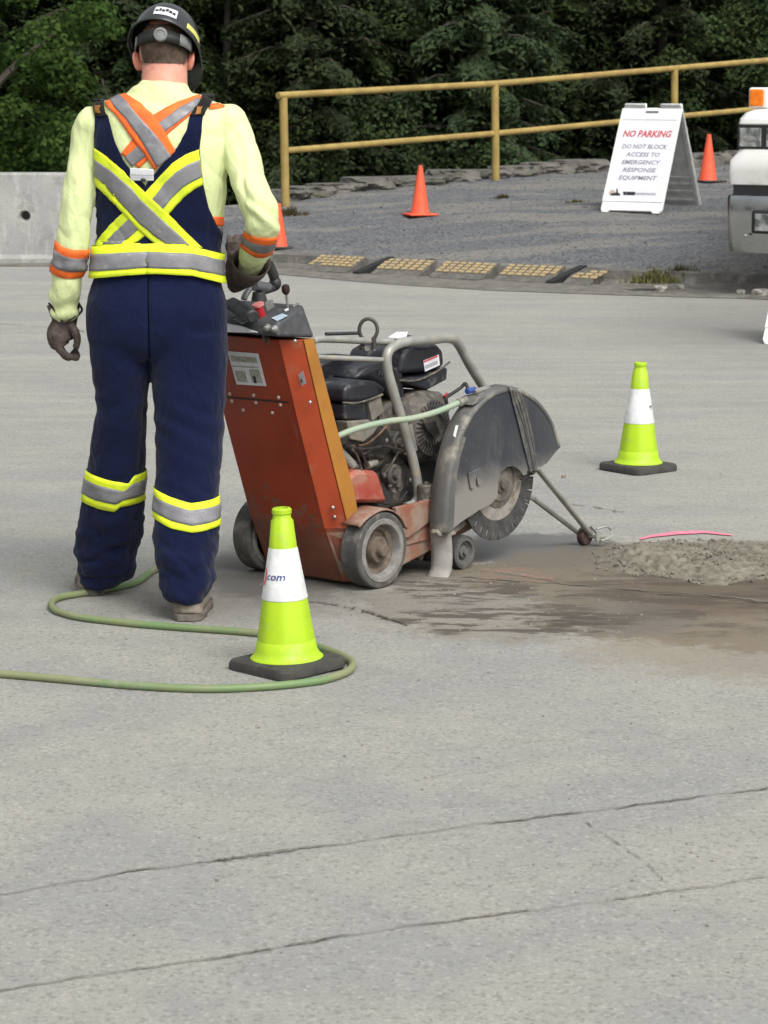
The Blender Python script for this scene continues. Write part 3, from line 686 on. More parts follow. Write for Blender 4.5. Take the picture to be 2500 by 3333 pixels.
def broadleaf(m, H=9, rx=2.3, z0=.6, clusters=110, per=300, L=.13, name='broadleaf_tree', cr=.5):
    e = empty(name, (0, 0, 0)); C = []; Nn = []
    mid = (z0+H)/2; hz = (H-z0)/2
    for _ in range(clusters):
        d = rng.normal(size=3); d /= np.linalg.norm(d); k = rng.uniform(.5, 1.02)
        c0 = np.array([d[0]*rx*k, d[1]*rx*k, mid+d[2]*hz*k]); s = cr*rng.uniform(.6, 1.3)
        q = norm(rng.normal(size=(per, 3)))*rng.uniform(.55, 1.05, (per, 1)); q[:, 2] = q[:, 2]*.6-np.hypot(q[:, 0], q[:, 1])*.35
        C.append(c0+q*s); Nn.append(norm(q*.7+np.array([0, 0, .8])+rng.normal(size=(per, 3))*.5))
    leaf_obj('crown', np.concatenate(C), np.concatenate(Nn), L, L*.62, m, e)
    bm = BM(); tube(bm, spline([(0, 0, -.5), (.1, 0, H*.3), (-.1, .1, H*.6), (0, 0, H*.9)], 5), .2, 9, rr=[.22*(1-.9*i/15) for i in range(16)])
    for k in range(9):
        a = k*2.4; z = z0+.5+k*(H-z0)*.07; tube(bm, spline([(0, 0, z), (math.cos(a)*rx*.4, math.sin(a)*rx*.4, z+.7), (math.cos(a)*rx*.8, math.sin(a)*rx*.8, z+1.2)], 4), .06, 6, rr=[.07-.006*i for i in range(9)])
    obj('trunk', bm, 'bark', e); return e
def conifer(m, H=14, rx=2.6, z0=.5, branches=135, per=430, name='conifer_tree', droop=.5):
    e = empty(name, (0, 0, 0)); C = []; Nn = []; bmb = BM()
    tube(bmb, [(0, 0, -.6), (0, 0, H*.5), (0, 0, H)], .2, 9, rr=[.15, .09, .01])
    for k in range(branches):
        t = (k+rng.uniform(0, 1))/branches; z = z0+(H-z0)*t**1.25; Lb = rx*(1-t)**.7*rng.uniform(.6, 1.15)+.25; a = k*2.399+rng.uniform(-.3, .3)
        u = rng.uniform(.08, 1, per)**.8; side = rng.normal(0, 1, per)*.2*(1.15-u)*Lb**.5
        r_ = u*Lb; zz = z+.18*r_-droop*(r_/max(Lb, .1))**2*Lb*.7; hang = rng.exponential(.13, per)
        x = math.cos(a)*r_-math.sin(a)*side; y = math.sin(a)*r_+math.cos(a)*side
        C.append(np.stack([x, y, zz-hang-np.abs(side)*.5], 1))
        Nn.append(norm(np.stack([np.full(per, math.cos(a)*.5), np.full(per, math.sin(a)*.5), np.full(per, .75)], 1)+rng.normal(size=(per, 3))*.45))
        tube(bmb, [(0, 0, z), (math.cos(a)*Lb*.5, math.sin(a)*Lb*.5, z+.09*Lb-droop*.17*Lb), (math.cos(a)*Lb*.95, math.sin(a)*Lb*.95, z+.17*Lb-droop*.63*Lb)], .02, 5, rr=[.035, .022, .006])
    leaf_obj('crown', np.concatenate(C), np.concatenate(Nn), .15, .07, m, e); obj('trunk', bmb, 'bark', e); return e
lm_bright = leafmat('bright_leaves', (.066, .112, .030), (.05, .088, .025), (.085, .12, .032))
lm_mid = leafmat('mid_leaves', (.072, .104, .043), (.057, .086, .038), (.092, .12, .045))
lm_dark = leafmat('dark_needles', (.066, .090, .046), (.052, .076, .040), (.080, .102, .049))
protos = {'b': broadleaf(lm_bright, L=.115, per=360), 'm': broadleaf(lm_mid, 10, 2.5, .1, 160, 480, .095), 'c': conifer(lm_dark), 'd': conifer(lm_mid, 12, 2.3, .1, 125, 430, droop=.75),
          's': broadleaf(lm_mid, 3.6, 1.5, .0, 80, 380, .072, 'shrub', .36), 't': broadleaf(lm_dark, 3.2, 1.5, .0, 80, 380, .072, 'shrub', .36)}
used = set()
def hz(x, y): return hill(x, ((y-24.35)/110)**(1/1.6)*60)[2]
def place(kind, px, Y, s=1., lab='', cat='tree', group='trees in the wood behind the yard', dz=0):
    o = protos[kind]
    if kind in used: o = copy_tree(o)
    used.add(kind); x = (px-1250)/FPX*Y
    o.location = (x, Y, hz(x, Y)-.1+dz); o.rotation_euler = (0, 0, rng.uniform(0, 6.28)); o.scale = (s, s, s*rng.uniform(.95, 1.08))
    tag(o, lab, cat, group)
place('m' if 0 else 'b', -60, 38, .95, 'bright green broadleaf tree at the far left above the concrete barrier')
place('m', 120, 44, 1.0, 'dull green tree right behind the bright one at the far left')
place('c', 330, 41, 1.0, 'dark drooping conifer left behind the helmet')
place('d', 620, 43, 1.0, 'drooping conifer directly behind the helmet')
place('c', 900, 46, 1.1, 'dark conifer above the left end of the railing')
place('d', 1180, 42, .9, 'mid green conifer between the first and second railing posts')
place('m', 1450, 47, 1.0, 'olive rounded tree above the second railing post')
place('b', 1700, 50, 1.1, 'bright green leafy tree above the railing, left of the sign')
place('b', 2010, 48, 1.0, 'vivid green leafy tree straight above the white sign')
place('m', 2280, 45, 1.0, 'green bushy tree behind the third railing post')
place('d', 2420, 50, 1.0, 'brownish green conifer at the top right corner')
place('m', 2560, 43, .95, 'green tree behind the truck marker lamp')
BACK = ['just outside the left frame edge', 'above the left end of the barrier', 'left of the helmet', 'right of the helmet', 'above the first railing span', 'left of the second post', 'just right of the second post', 'left of the white sign', 'over the third post', 'over the truck', 'beyond the right frame edge', 'past the truck bonnet', 'beyond the left end of the barrier', 'farthest left beyond the barrier',
 'behind the truck cab', 'farthest right past the truck', 'left beyond the last barrier shrub', 'between helmet and railing in the second row', 'between the first two posts in the second row', 'straight above the second post', 'between the second post and the sign', 'behind the left shoulder in the second row', 'last row left of the helmet', 'last row above the first post', 'last row above the second post', 'last row above the sign', 'last row right of the truck', 'last row right behind the helmet', 'farthest back above the middle of the railing', 'last row at the far left']
for i, (px, Y, k) in enumerate([(-250, 52, 'c'), (60, 54, 'd'), (420, 53, 'c'), (760, 55, 'm'), (1080, 54, 'c'), (1330, 56, 'd'), (1620, 58, 'c'), (1880, 57, 'm'), (2200, 56, 'c'), (2500, 58, 'd'), (2850, 52, 'm'), (3150, 48, 'c'), (-500, 44, 'm'), (-800, 48, 'c'), (3000, 42, 'd'), (3500, 47, 'm'), (-1150, 44, 'd'), (760, 49, 'd'), (1330, 46, 'c'), (1560, 43, 'd'), (1880, 44, 'c'), (460, 47, 'm'),
        (200, 64, 'c'), (900, 66, 'c'), (1500, 67, 'd'), (2100, 66, 'c'), (2700, 64, 'c'), (560, 62, 'd'), (1750, 70, 'c'), (-300, 66, 'c')]):
    place(k, px, Y, 1.15, {'c': 'dark conifer', 'd': 'green conifer', 'm': 'leafy tree'}[k]+' deep in the wood, '+BACK[i], group='trees in the back rows of the wood')
for px, Y, k, s, lb in [(-120, 41, 'd', .9, 'drooping mid green conifer just inside the left edge behind the bright tree'), (230, 42.5, 'm', .9, 'rounded dull green tree between the far left trees and the helmet'), (480, 40.5, 'd', .85, 'small drooping conifer just left of the neck'), (760, 42, 'm', .85, 'rounded tree between the helmet and the railing end'), (1020, 41, 'c', .9, 'conifer directly behind the first railing span'), (1320, 42.5, 'm', .9, 'rounded tree left above the second railing post'), (1560, 41.5, 'c', .9, 'conifer peeping over the second railing post'), (1840, 43, 'd', .9, 'drooping conifer left above the white sign'), (2140, 42.5, 'c', .9, 'conifer right above the white sign'), (2400, 43, 'm', .9, 'rounded tree above the right orange cone')]: place(k, px, Y, s, lb)
FL = ['nearest the barrier end', 'second beyond the barrier', 'third beyond the barrier', 'at the far left of the wood', 'in the second row past the barrier', 'in the rear row past the barrier', 'at the far left of the rear row']
for i, (X, Y, k) in enumerate([(-12, 38, 'd'), (-15.5, 41, 'm'), (-19, 38, 'c'), (-24, 40, 'd'), (-13, 46, 'c'), (-18, 48, 'c'), (-23, 47, 'm')]): place(k, 1250+X/Y*FPX, Y, 1.1, 'tree left of the frame, '+FL[i], group='trees left of the frame')
FR = ['nearest the truck', 'second past the truck', 'third past the truck', 'at the far right of the wood', 'in the second row past the truck', 'in the rear row past the truck', 'at the far right of the rear row']
for i, (X, Y, k) in enumerate([(13, 40, 'c'), (16, 43, 'd'), (19.5, 41, 'm'), (24, 43, 'c'), (14.5, 49, 'c'), (18.5, 50, 'd'), (23, 51, 'c')]): place(k, 1250+X/Y*FPX, Y, 1.15, 'tree right of the frame, '+FR[i], group='trees right of the frame')
sh = [(60, 31, 's', .62, 'green shrub behind the concrete barrier at the left edge'), (260, 32, 't', .7, 'dark shrub behind the barrier beside the arm'), (520, 33, 't', .8, 'dark shrub hidden behind the worker'), (760, 34, 't', .85, 'dark shrub seen just right of the worker'),
      (960, 33.5, 's', .75, 'green shrub behind the first railing post'), (1120, 35, 't', .9, 'dark shrub left of the middle orange cone'), (1290, 34, 's', .75, 'green shrub straight behind the middle orange cone'), (1460, 36, 't', .95, 'dark shrub right of the middle orange cone'),
      (1620, 35, 's', .85, 'green shrub behind the second railing post'), (1790, 37, 't', .95, 'dark shrub halfway between the second post and the sign'), (1960, 36, 's', .9, 'green shrub behind the left side of the white sign'), (2120, 38, 't', 1., 'dark shrub behind the right side of the white sign'),
      (2270, 37, 's', .9, 'green shrub behind the right orange cone'), (2420, 38.5, 't', 1.05, 'dark shrub behind the truck corner'), (2580, 38, 's', 1., 'green shrub hidden behind the truck'), (2800, 37, 't', 1., 'dark shrub farther behind the truck'), (-200, 33, 't', .8, 'dark shrub beyond the left frame edge')]
for px, Y, k, s, lb in sh: place(k, px, Y, s, lb, 'shrub', 'shrubs along the foot of the bank')
# ================================================================ CONES
def wrap(bm, rfn, z0, a0):       # bend flat text (x, y) round a cone
    for v in bm.verts:
        z = z0+v.co.y*.985; r = rfn(z)*1.012+.0022+v.co.z; a = a0+v.co.x/rfn(z)
        v.co = Vector((r*math.sin(a), -r*math.cos(a), z))
LP = [(.104, .030), (.103, .036), (.094, .044), (.0865, .058), (.0815, .085), (.0805, .086), (.063, .205), (.039, .349), (.031, .425), (.0255, .433), (.0245, .443), (.0272, .446), (.0275, .457), (.024, .461), (.018, .461), (.017, .44)]
def rf(z): return interp([(z_, r) for r, z_ in LP[5:9]], z)
def lime_cone(loc, rz, lean, label):
    e = empty('traffic_cone', loc, 0, label, 'traffic cone', 'lime cones around the work area'); e.rotation_euler = (lean[0], lean[1], 0)
    bm = BM(); pts = []; s = .128; rr = .04
    for cx_, cy_, a in ((s-rr, s-rr, 0), (-s+rr, s-rr, 90), (-s+rr, -s+rr, 180), (s-rr, -s+rr, 270)):
        for k in range(7): q = R(a+k*15); pts.append((cx_+rr*math.cos(q), cy_+rr*math.sin(q)))
    prev = None
    for k, z in ((.965, .0), (1, .004), (1, .022), (.96, .030), (.80, .034)):
        cur = [bm.verts.new((x*k, y*k, z)) for x, y in pts]
        if prev:
            for i in range(len(pts)): bm.faces.new((prev[i], prev[(i+1) % len(pts)], cur[(i+1) % len(pts)], cur[i]))
        else: bm.faces.new(cur[::-1])
        prev = cur
    bm.faces.new(prev); bm.transform(Matrix.Rotation(rz, 4, 'Z')); obj('base', bm, 'cone_rubber', e, local=True)
    bm = BM(); fn = lambda r, a, z: Vector((r*math.cos(a)*(1+.012*math.cos(8*a)*(z > .05)), r*math.sin(a)*(1+.012*math.cos(8*a)*(z > .05)), z))
    lathe(bm, LP, None, 64, fn=fn); obj('cone_body', bm, 'cone_lime', e, local=True)
    bm = BM(); lathe(bm, [(rf(.205)+.0005, .204), (rf(.205)+.0016, .206), (rf(.349)+.0016, .348), (rf(.349)+.0005, .35)], None, 64, False, False, fn=lambda r, a, z: Vector((r*math.cos(a)*(1+.012*math.cos(8*a)), r*math.sin(a)*(1+.012*math.cos(8*a)), z)))
    sl = obj('reflective_sleeve', bm, 'cone_white', e, local=True)
    return e, sl
nc = G(935, 2176); e, sl = lime_cone(nc, R(45), (0, R(-1.6)), 'lime green traffic cone with white sleeve on the green hose, nearest cone')
t = text_bm('com', .029, Matrix.Identity(4), .0003, .12, .0002, sx=1.15, align='LEFT'); wrap(t, rf, .264, R(-58)); obj('lettering', t, 'ink_blue', sl, local=True, smooth=0)
t = text_bm(')', .05, Matrix.Identity(4), .002, .0, .0002, align='LEFT'); wrap(t, rf, .259, R(-76)); obj('lettering', t, 'ink_red', sl, local=True, smooth=0)
fc = G(2077, 1530); e, sl = lime_cone(fc, R(39), (0, R(.3)), 'lime green traffic cone standing alone on the yard right of the saw')
t = text_bm('gg', .026, Matrix.Identity(4), .0009, .1, .0002, align='LEFT'); wrap(t, rf, .268, R(42)); obj('lettering', t, 'ink_grey', sl, local=True, smooth=0)

def orange_cone(px, py, h, base, label, lean=0, rot=.3):
    p = on_terr(px, py); e = empty('traffic_cone', p+Vector((0, 0, .002)), rot, label, 'traffic cone', 'orange cones on the gravel'); e.rotation_euler = (0, lean, rot)
    k = h/.46; bm = BM(); lathe(bm, [(.092*k, .018), (.086*k, .03), (.022*k, .44*k), (.02*k, .455*k), (.012*k, .46*k)], None, 32); obj('cone_body', bm, 'cone_orange', e, local=True)
    bm = BM(); s = .135*k; box(bm, -s, s, -s, s, 0, .02); obj('base', bm, base, e, local=True, bevel=.008); return e
orange_cone(1367, 702, .462, 'cone_orange', 'orange cone standing on the gravel left of the railing middle post', R(.5))
orange_cone(2304, 588, .50, 'cone_rubber', 'orange cone with black base between the white sign and the truck', R(.5), .5)
orange_cone(908, 812, .40, 'cone_rubber', 'small orange cone seen just past the worker right elbow', 0, .2)

# ================================================================ KERB RAMPS
def ramp(pa, pb, lab, cap=None, rows=4, skew=0):
    x0 = G((pa), 900).x*(1.0); Ya = kerb_y((pa-1250)/FPX*21.4); xa = (pa-1250)/FPX*(Ya-.1)*1.005; xb = (pb-1250)/FPX*(kerb_y(xa+.4)-.1)*1.005
    e = empty('kerb_ramp', (xa, kerb_y(xa), 0), 0, lab, 'kerb ramp', 'rubber kerb ramps with worn yellow pads'); L = xb-xa
    ang = math.atan2(kerb_y(xb)-kerb_y(xa), L); e.rotation_euler = (0, 0, ang)
    d = .27; y0, y1 = -d, .03; h = .135
    bm = BM(); hexa(bm, [(0, y0, .004), (L-.002, y0, .004), (L-.002, y1, .004), (0, y1, .004), (0, y0, .018), (L-.002, y0, .018), (L-.002, y1, h), (0, y1, h)])
    obj('ramp_body', bm, 'ramp', e, local=True, bevel=.003)
    bm = BM(); n = max(2, round(L/.075)); cw = L/n; ny = Vector((0, h-.022, -(y1-y0))).normalized()
    for i in range(n):
        for j in range(rows):
            t0 = .30+j*.165; t1 = t0+.105
            if rng.random() < .06: continue
            xs0 = i*cw+cw*.12+skew*t0; xs1 = i*cw+cw*(.86-.1*rng.random())+skew*t0; q = []
            for zz in (.0015, .010):
                for x, t in ((xs0, t0), (xs1, t0), (xs1, t1), (xs0, t1)): q.append(Vector((x, y0+(y1-y0)*t, .022+(h-.022)*t+zz)))
            hexa(bm, q)
    obj('yellow_pads', bm, 'ramp_yellow', e, local=True, smooth=0)
    if cap is not None:
        bm = BM(); c0 = cap; hexa(bm, [(c0-.02, y0-.02, .003), (c0+.05, y0-.02, .003), (c0+.19, y1, .003), (c0+.12, y1, .003), (c0-.02, y0-.02, .03), (c0+.05, y0-.02, .03), (c0+.19, y1, h+.012), (c0+.12, y1, h+.012)])
        obj('end_cap', bm, 'black_trim', e, local=True)
ramp(1045, 1230, 'rubber kerb ramp at the left end, before the wide black end piece'); ramp(1262, 1450, 'rubber kerb ramp just right of the wide black end piece', cap=-.14)
ramp(1452, 1655, 'rubber kerb ramp in the middle of the row, below the gravel seedling'); ramp(1657, 1865, 'rubber kerb ramp just left of the thin black bar'); ramp(1880, 1985, 'short rubber kerb ramp at the right end with slanting pads beside the weeds', cap=-.12, rows=3, skew=.10)

# ================================================================ A-FRAME SIGNS
def a_sign(p, rz, label):
    e = empty('a_frame_sign', p, rz, label, 'A-frame sign', 'white folding A-frame signs'); W, Hh, D = .31, .965, .46
    def panel(nm, m, sgn, y0):        # outline in (x, s), s along the slope
        o = [(-W, .03), (-W+.02, 0), (-W+.075, 0), (-W+.09, .02), (W-.11, .02), (W-.09, 0), (W-.03, 0), (W, .035), (W-.015, Hh-.03), (W-.03, Hh+.02), (.08, Hh+.02), (.07, Hh-.02), (-.07, Hh-.02), (-.08, Hh+.02), (-W+.03, Hh+.02), (-W+.012, Hh-.03)]
        L = math.hypot(Hh, D); k = L/Hh; up = Vector((0, sgn*D, Hh)).normalized(); nr = Vector((0, -Hh*sgn, D)).normalized()*(1 if sgn > 0 else 1)
        if sgn < 0: nr = Vector((0, Hh, D)).normalized()
        bm = BM(); prism(bm, [Vector((x, y0, 0))+up*s*k for x, s in o], -nr*.022)
        return obj(nm, bm, m, e, local=True, bevel=.006), up, nr, k
    f, up, nr, k = panel('front_panel', 'sign_white', 1, 0); bk, up2, nr2, _ = panel('rear_panel', 'sign_back', -1, 2*D)
    # rear panel: stiffening ribs on its inner face
    bm = BM(); yb = Vector((0, 2*D, 0)); inn = -nr2
    def quadbar(bm, x0, x1, s0, s1, base, up, n, th):
        q = []
        for t in (0, th):
            for x, s in ((x0, s0), (x1, s0), (x1, s1), (x0, s1)): q.append(base+Vector((x, 0, 0))+up*s*k+n*t)
        hexa(bm, q)
    for s in (.09, .17, .24, .30): quadbar(bm, -W+.03, W-.03, s, s+.02, yb+inn*.023, up2, inn, .008)
    for x in (-W+.01, W-.045): quadbar(bm, x, x+.035, .03, Hh-.03, yb+inn*.023, up2, inn, .014)
    obj('rib', bm, 'sign_back', e, local=True)
    bm = BM(); O = Vector((0, 0, 0))
    for x0, x1, s0, s1 in ((-W+.004, -W+.035, .10, Hh-.03), (W-.035, W-.006, .10, Hh-.03), (-W+.035, W-.035, .10, .115), (-W+.03, W-.03, .835, .845)): quadbar(bm, x0, x1, s0, s1, nr*.0005, up, nr, .006)
    obj('front_rim', bm, 'sign_white', e, local=True)
    bm = BM(); quadbar(bm, -.065, .065, .895, .915, nr*.001, up, nr, .002); obj('handle_slot', bm, 'ink_grey', e, local=True)
    bm = BM(); quadbar(bm, -W+.036, W-.036, .116, .832, nr*.0008, up, nr, .0015); sh_ = obj('notice_sheet', bm, 'sign_sheet', e, local=True)
    def line(s, y, w, cap, m, bold=.006, x=0, shear=.18):
        X = Vector((1, 0, 0)); mt = Matrix((( 1, up.x, nr.x, 0), (0, up.y, nr.y, 0), (0, up.z, nr.z, 0), (0, 0, 0, 1)))
        t = text_bm(s, cap/.7, Matrix.Identity(4), bold*cap, shear, .0004); xs = [v.co.x for v in t.verts]; sc = w/(max(xs)-min(xs)); mx = (max(xs)+min(xs))/2
        # small slab serifs under and over the strokes
        for v in t.verts: v.co.x = (v.co.x-mx)*sc+x
        t.transform(mt); t.transform(Matrix.Translation(up*((1-y)*Hh*k)+nr*.003)); obj('lettering', t, m, sh_, local=True, smooth=0)
    line('NO PARKING', .295, .49, .062, 'ink_red', .05); line('DO NOT BLOCK', .405, .455, .042, 'ink_soft', .03); line('ACCESS TO', .478, .34, .040, 'ink_soft', .03)
    line('EMERGENCY', .55, .39, .040, 'ink_soft', .03); line('RESPONSE', .622, .335, .040, 'ink_soft', .03); line('EQUIPMENT', .695, .385, .040, 'ink_soft', .03)
    line('TRISON', .832, .125, .022, 'ink', .3, -.055, 0); line('INCORPORATED', .832, .205, .020, 'ink_light', .1, .115, 0)
    bm = BM()        # little digger emblem
    base = up*(.155*Hh*k)+nr*.0036
    for pl in ([(-.235, .0), (-.14, .0), (-.14, .018), (-.165, .03), (-.18, .07), (-.19, .07), (-.185, .03), (-.235, .02)],):
        prism(bm, [base+Vector((x, 0, 0))+up*s for x, s in pl], nr*.001)
    obj('emblem', bm, 'ink', sh_, local=True, smooth=0)
    bm = BM(); prism(bm, [base+Vector((-.225+.033*math.cos(a), 0, 0))+up*(.028+.028*math.sin(a)) for a in np.linspace(0, 6.28, 17)[:-1]], nr*.0006)
    obj('emblem', bm, mat('emblem_sand', (.50, .42, .32), None, .6), sh_, local=True, smooth=0)
    return e
SA = R(-31)
bl = on_terr(1952, 692); wv = Vector((math.cos(SA), math.sin(SA), 0))
so = bl+wv*.31; so.z = bl.z
s1 = a_sign(so, SA, 'white folding sign reading NO PARKING standing on the gravel between two orange cones')
s2 = copy_tree(s1); b2_ = G(2478, 1120); s2.location = b2_+wv*.31; s2['label'] = 'white folding sign mostly cut off by the right frame edge, on the yard'

# ================================================================ WHITE TRUCK
tl = PY(2358, 622, 19.6); tr = empty('truck', (tl.x, tl.y, terr(tl.x, tl.y+1, False)), R(-30), 'white truck with chrome bumper and amber lamp on its fender, cut off at the right', 'truck')
gz = tr.location.z
def TZ(y): return 1.65-(y-250)/FPX*19.75*1.01-gz
def tbox(nm, m, x0, x1, y0, y1, z0, z1, par=tr, bevel=.02, taper=0):
    bm = BM(); hexa(bm, [(x0, y0, z0), (x1, y0, z0), (x1, y1, z0), (x0, y1, z0), (x0+taper, y0+taper, z1), (x1-taper, y0+taper, z1), (x1-taper, y1, z1), (x0+taper, y1, z1)])
    return obj(nm, bm, m, par, local=True, bevel=bevel, bseg=3)
TW = 2.15; bm = BM()       # bumper: swept-back ends
o = []; prof = [(.0, TZ(622)), (-.012, TZ(635)), (0, TZ(700)), (.015, TZ(760)), (.05, TZ(800))]
xs = [(-.0, .22), (.0, .10), (.02, .04), (.07, .005), (.5, -.03), (TW/2, -.05), (TW-.5, -.03), (TW-.07, .005), (TW-.02, .04), (TW, .10), (TW, .22)]
rows_ = [[bm.verts.new((x, y+dy, z+(.05 if i in (0, 10) and j == 4 else 0))) for j, (dy, z) in enumerate([(.12, TZ(619))]+prof+[(.15, TZ(800))])] for i, (x, y) in enumerate(xs)]
for a, b_ in zip(rows_, rows_[1:]):
    for k in range(len(a)-1): bm.faces.new((a[k], b_[k], b_[k+1], a[k+1]))
bmesh.ops.recalc_face_normals(bm, faces=bm.faces[:]); bumper = obj('bumper', bm, 'chrome', tr, local=True, smooth=50, solid=.008)
for x in (.24, TW-.62):
    tbox('fog_lamp', 'black_trim', x, x+.38, -.055, .02, TZ(738), TZ(664), bumper, .02); tbox('fog_lamp', 'lens', x+.03, x+.35, -.060, .02, TZ(730), TZ(674), bumper, .01)
bm = BM(); ellipsoid(bm, (.19, -.028, TZ(746)), (.014, .012, .012)); ellipsoid(bm, (TW-.19, -.028, TZ(746)), (.014, .012, .012)); obj('bumper_bolt', bm, 'steel', bumper, local=True)
tbox('grille', 'black_trim', .045, TW-.045, .06, .2, TZ(640), TZ(588), tr, .005)
bm = BM()      # body front: a stack of sections, fender, brow, hood
sec = [(-.01, .05, TZ(588)), (-.015, .04, TZ(545)), (-.01, .045, TZ(512)), (.025, .08, TZ(490)), (.045, .085, TZ(478)), (.05, .12, TZ(470)), (.05, .12, TZ(402)), (.04, .075, TZ(398)), (.045, .085, TZ(380)), (.07, .14, TZ(362)), (.11, .22, TZ(350)), (.24, .45, TZ(342))]
V = []
for x, y, z in sec: V.append([bm.verts.new(q) for q in ((x, 1.5, z), (x, y+.08, z), (x+.03, y+.02, z), (x+.08, y, z), (TW-x-.08, y, z), (TW-x-.03, y+.02, z), (TW-x, y+.08, z), (TW-x, 1.5, z))])
for a, b_ in zip(V, V[1:]):
    for k in range(7): bm.faces.new((a[k], a[k+1], b_[k+1], b_[k]))
bm.faces.new(V[-1]); bm.faces.new(V[0][::-1]); bmesh.ops.recalc_face_normals(bm, faces=bm.faces[:]); obj('body', bm, 'truck', tr, local=True, smooth=40, bevel=.008)
for x in (.058, TW-.058-.42):
    hl = tbox('headlight', 'black_trim', x, x+.42, .085, .2, TZ(474), TZ(403), tr, .006)
    for q in (0, .215):
        tbox('lamp_glass', 'lens', x+.02+q, x+.195+q, .078, .15, TZ(468), TZ(409), hl, .006)
        bm = BM(); ellipsoid(bm, (x+.105+q, .080, TZ(445)), (.06, .006, .026)); obj('reflector', bm, 'rim', hl, local=True)
for x in (.085, TW-.085-.15):
    ml = tbox('marker_lamp', 'truck', x, x+.16, .22, .34, TZ(348), TZ(283), tr, .02); tbox('amber_lens', 'amber', x+.008, x+.128, .212, .3, TZ(343), TZ(288), ml, .015)
tbox('hood', 'truck', .35, TW-.35, .4, 1.5, TZ(345), TZ(325), tr, .03, .05); cab = tbox('cab', 'truck', .06, TW-.06, 1.5, 3.4, .45, 2.15, tr, .12, .10)
tbox('windshield', 'glass_dark', .22, TW-.22, 1.49, 1.62, 1.45, 2.0, cab, .03, .03)
for sx in (.045, TW-.065): tbox('side_window', 'glass_dark', sx, sx+.1, 1.8, 2.7, 1.35, 1.95, cab, .02)
for x in (.20, TW-.48):
    for y in (1.15, 4.1):
        bm = BM(); lathe(bm, [(.2, 0), (.36, 0), (.40, .03), (.40, .25), (.36, .28), (.2, .28)], Matrix.Translation((x, y, .40)) @ Matrix.Rotation(math.pi/2, 4, 'Y'), 32); w = obj('wheel', bm, 'tyre', tr, local=True)
        bm = BM(); lathe(bm, [(.05, .02), (.20, .03), (.22, .06), (.22, .22), (.20, .25), (.05, .26)], Matrix.Translation((x, y, .40)) @ Matrix.Rotation(math.pi/2, 4, 'Y'), 24); obj('rim', bm, 'steel', w, local=True)
tbox('cargo_box', 'truck', .02, TW-.02, 3.5, 5.6, .75, 2.2, tr, .03)

# ================================================================ GARDEN HOSE
hp = [(501, 1866), (470, 1890), (439, 1908), (395, 1919), (345, 1929), (300, 1937), (250, 1945), (205, 1953), (178, 1963), (168, 1980), (180, 1997), (215, 2010), (274, 2023), (431, 2041), (588, 2054), (760, 2066), (860, 2076), (960, 2092), (1034, 2117), (1100, 2140), (1140, 2162), (1148, 2178), (1132, 2198), (1085, 2217), (1019, 2232), (862, 2248), (666, 2255), (431, 2244), (196, 2223), (0, 2206), (-300, 2185), (-900, 2150), (-1800, 2160)]
pts = [G(x, y)+Vector((0, 0, .0112)) for x, y in hp]
a0 = G(560, 1852)+Vector((0, 0, .011)); start = [SO+SR*-.46+SF*-.22+Vector((0, 0, .72)), PY(690, 1300, 8.42), PY(640, 1560, 8.46), PY(600, 1760, 8.5), a0]
bm = BM(); tube(bm, spline(start+pts, 8), .0112, 12)
tag(obj('garden_hose', bm, 'hose'), 'dusty green garden hose looping behind the boots and round the near lime cone', 'hose')
# ================================================================ THE FLOOR SAW (own frame: x right, y forward, z up)
saw = empty('floor_saw', SO, -TH, 'orange walk-behind concrete saw with black engine and grey blade guard, held by the worker', 'concrete saw')
def so_(nm, bm, m, par=None, **k): return obj(nm, bm, m, par or saw, local=True, **k)
def vb(z): return interp([(0, -.045), (.018, -.053), (.205, -.144), (.539, -.261), (.841, -.36)], z)
UL = -.50
# housing (rear cowl): back sheet, chamfered corner strip, amber side
zs = [.012, .205, .539, .835]
bm = BM(); R_ = []
for z in zs:
    v0 = vb(z); ch = .05 if z > .1 else .03; sd_ = interp([(0, .03), (.205, .05), (.3, .072), (.835, .048)], z)
    R_.append([bm.verts.new(q) for q in ((UL, v0+ch+sd_, z), (UL, v0+ch, z), (UL+.05, v0, z), (-.12, v0, z), (-.07, v0+ch, z), (-.07, v0+ch+sd_, z))])
for a, b_ in zip(R_, R_[1:]):
    for k in range(6): bm.faces.new((a[k], a[(k+1) % 6], b_[(k+1) % 6], b_[k]))
bm.faces.new(R_[0][::-1]); bm.faces.new(R_[-1]); bmesh.ops.recalc_face_normals(bm, faces=bm.faces[:])
housing = so_('rear_housing', bm, 'saw_red', smooth=20, bevel=.004)
def cornerstrip(za, zb, a, m, nm, off=.0025, par=None):
    bm = BM(); n = 10; prev = None
    for i in range(n+1):
        z = za+(zb-za)*i/n; v0 = vb(z); sd_ = interp([(0, .03), (.205, .05), (.3, .072), (.835, .048)], z); ch = .05 if z > .1 else .03
        if a == 'chamfer': q = [Vector((-.12-.004, v0-.0005, z)), Vector((-.07, v0+ch, z))]; nn = Vector((.707, -.707, 0))
        else: q = [Vector((-.07, v0+ch+.001, z)), Vector((-.07, v0+ch+sd_, z))]; nn = Vector((1, 0, 0))
        cur = [bm.verts.new(p+nn*off) for p in q]
        if prev: bm.faces.new((prev[0], prev[1], cur[1], cur[0]))
        prev = cur
    o_ = so_(nm, bm, m, par or housing, smooth=0, solid=.003); return o_
strip = cornerstrip(.205, .835, 'chamfer', 'saw_orange', 'corner_strip'); cornerstrip(.205, .835, 'side', 'saw_yellow', 'side_panel', .004)
cornerstrip(.02, .19, 'chamfer', 'saw_dusty', 'lower_corner', .002)
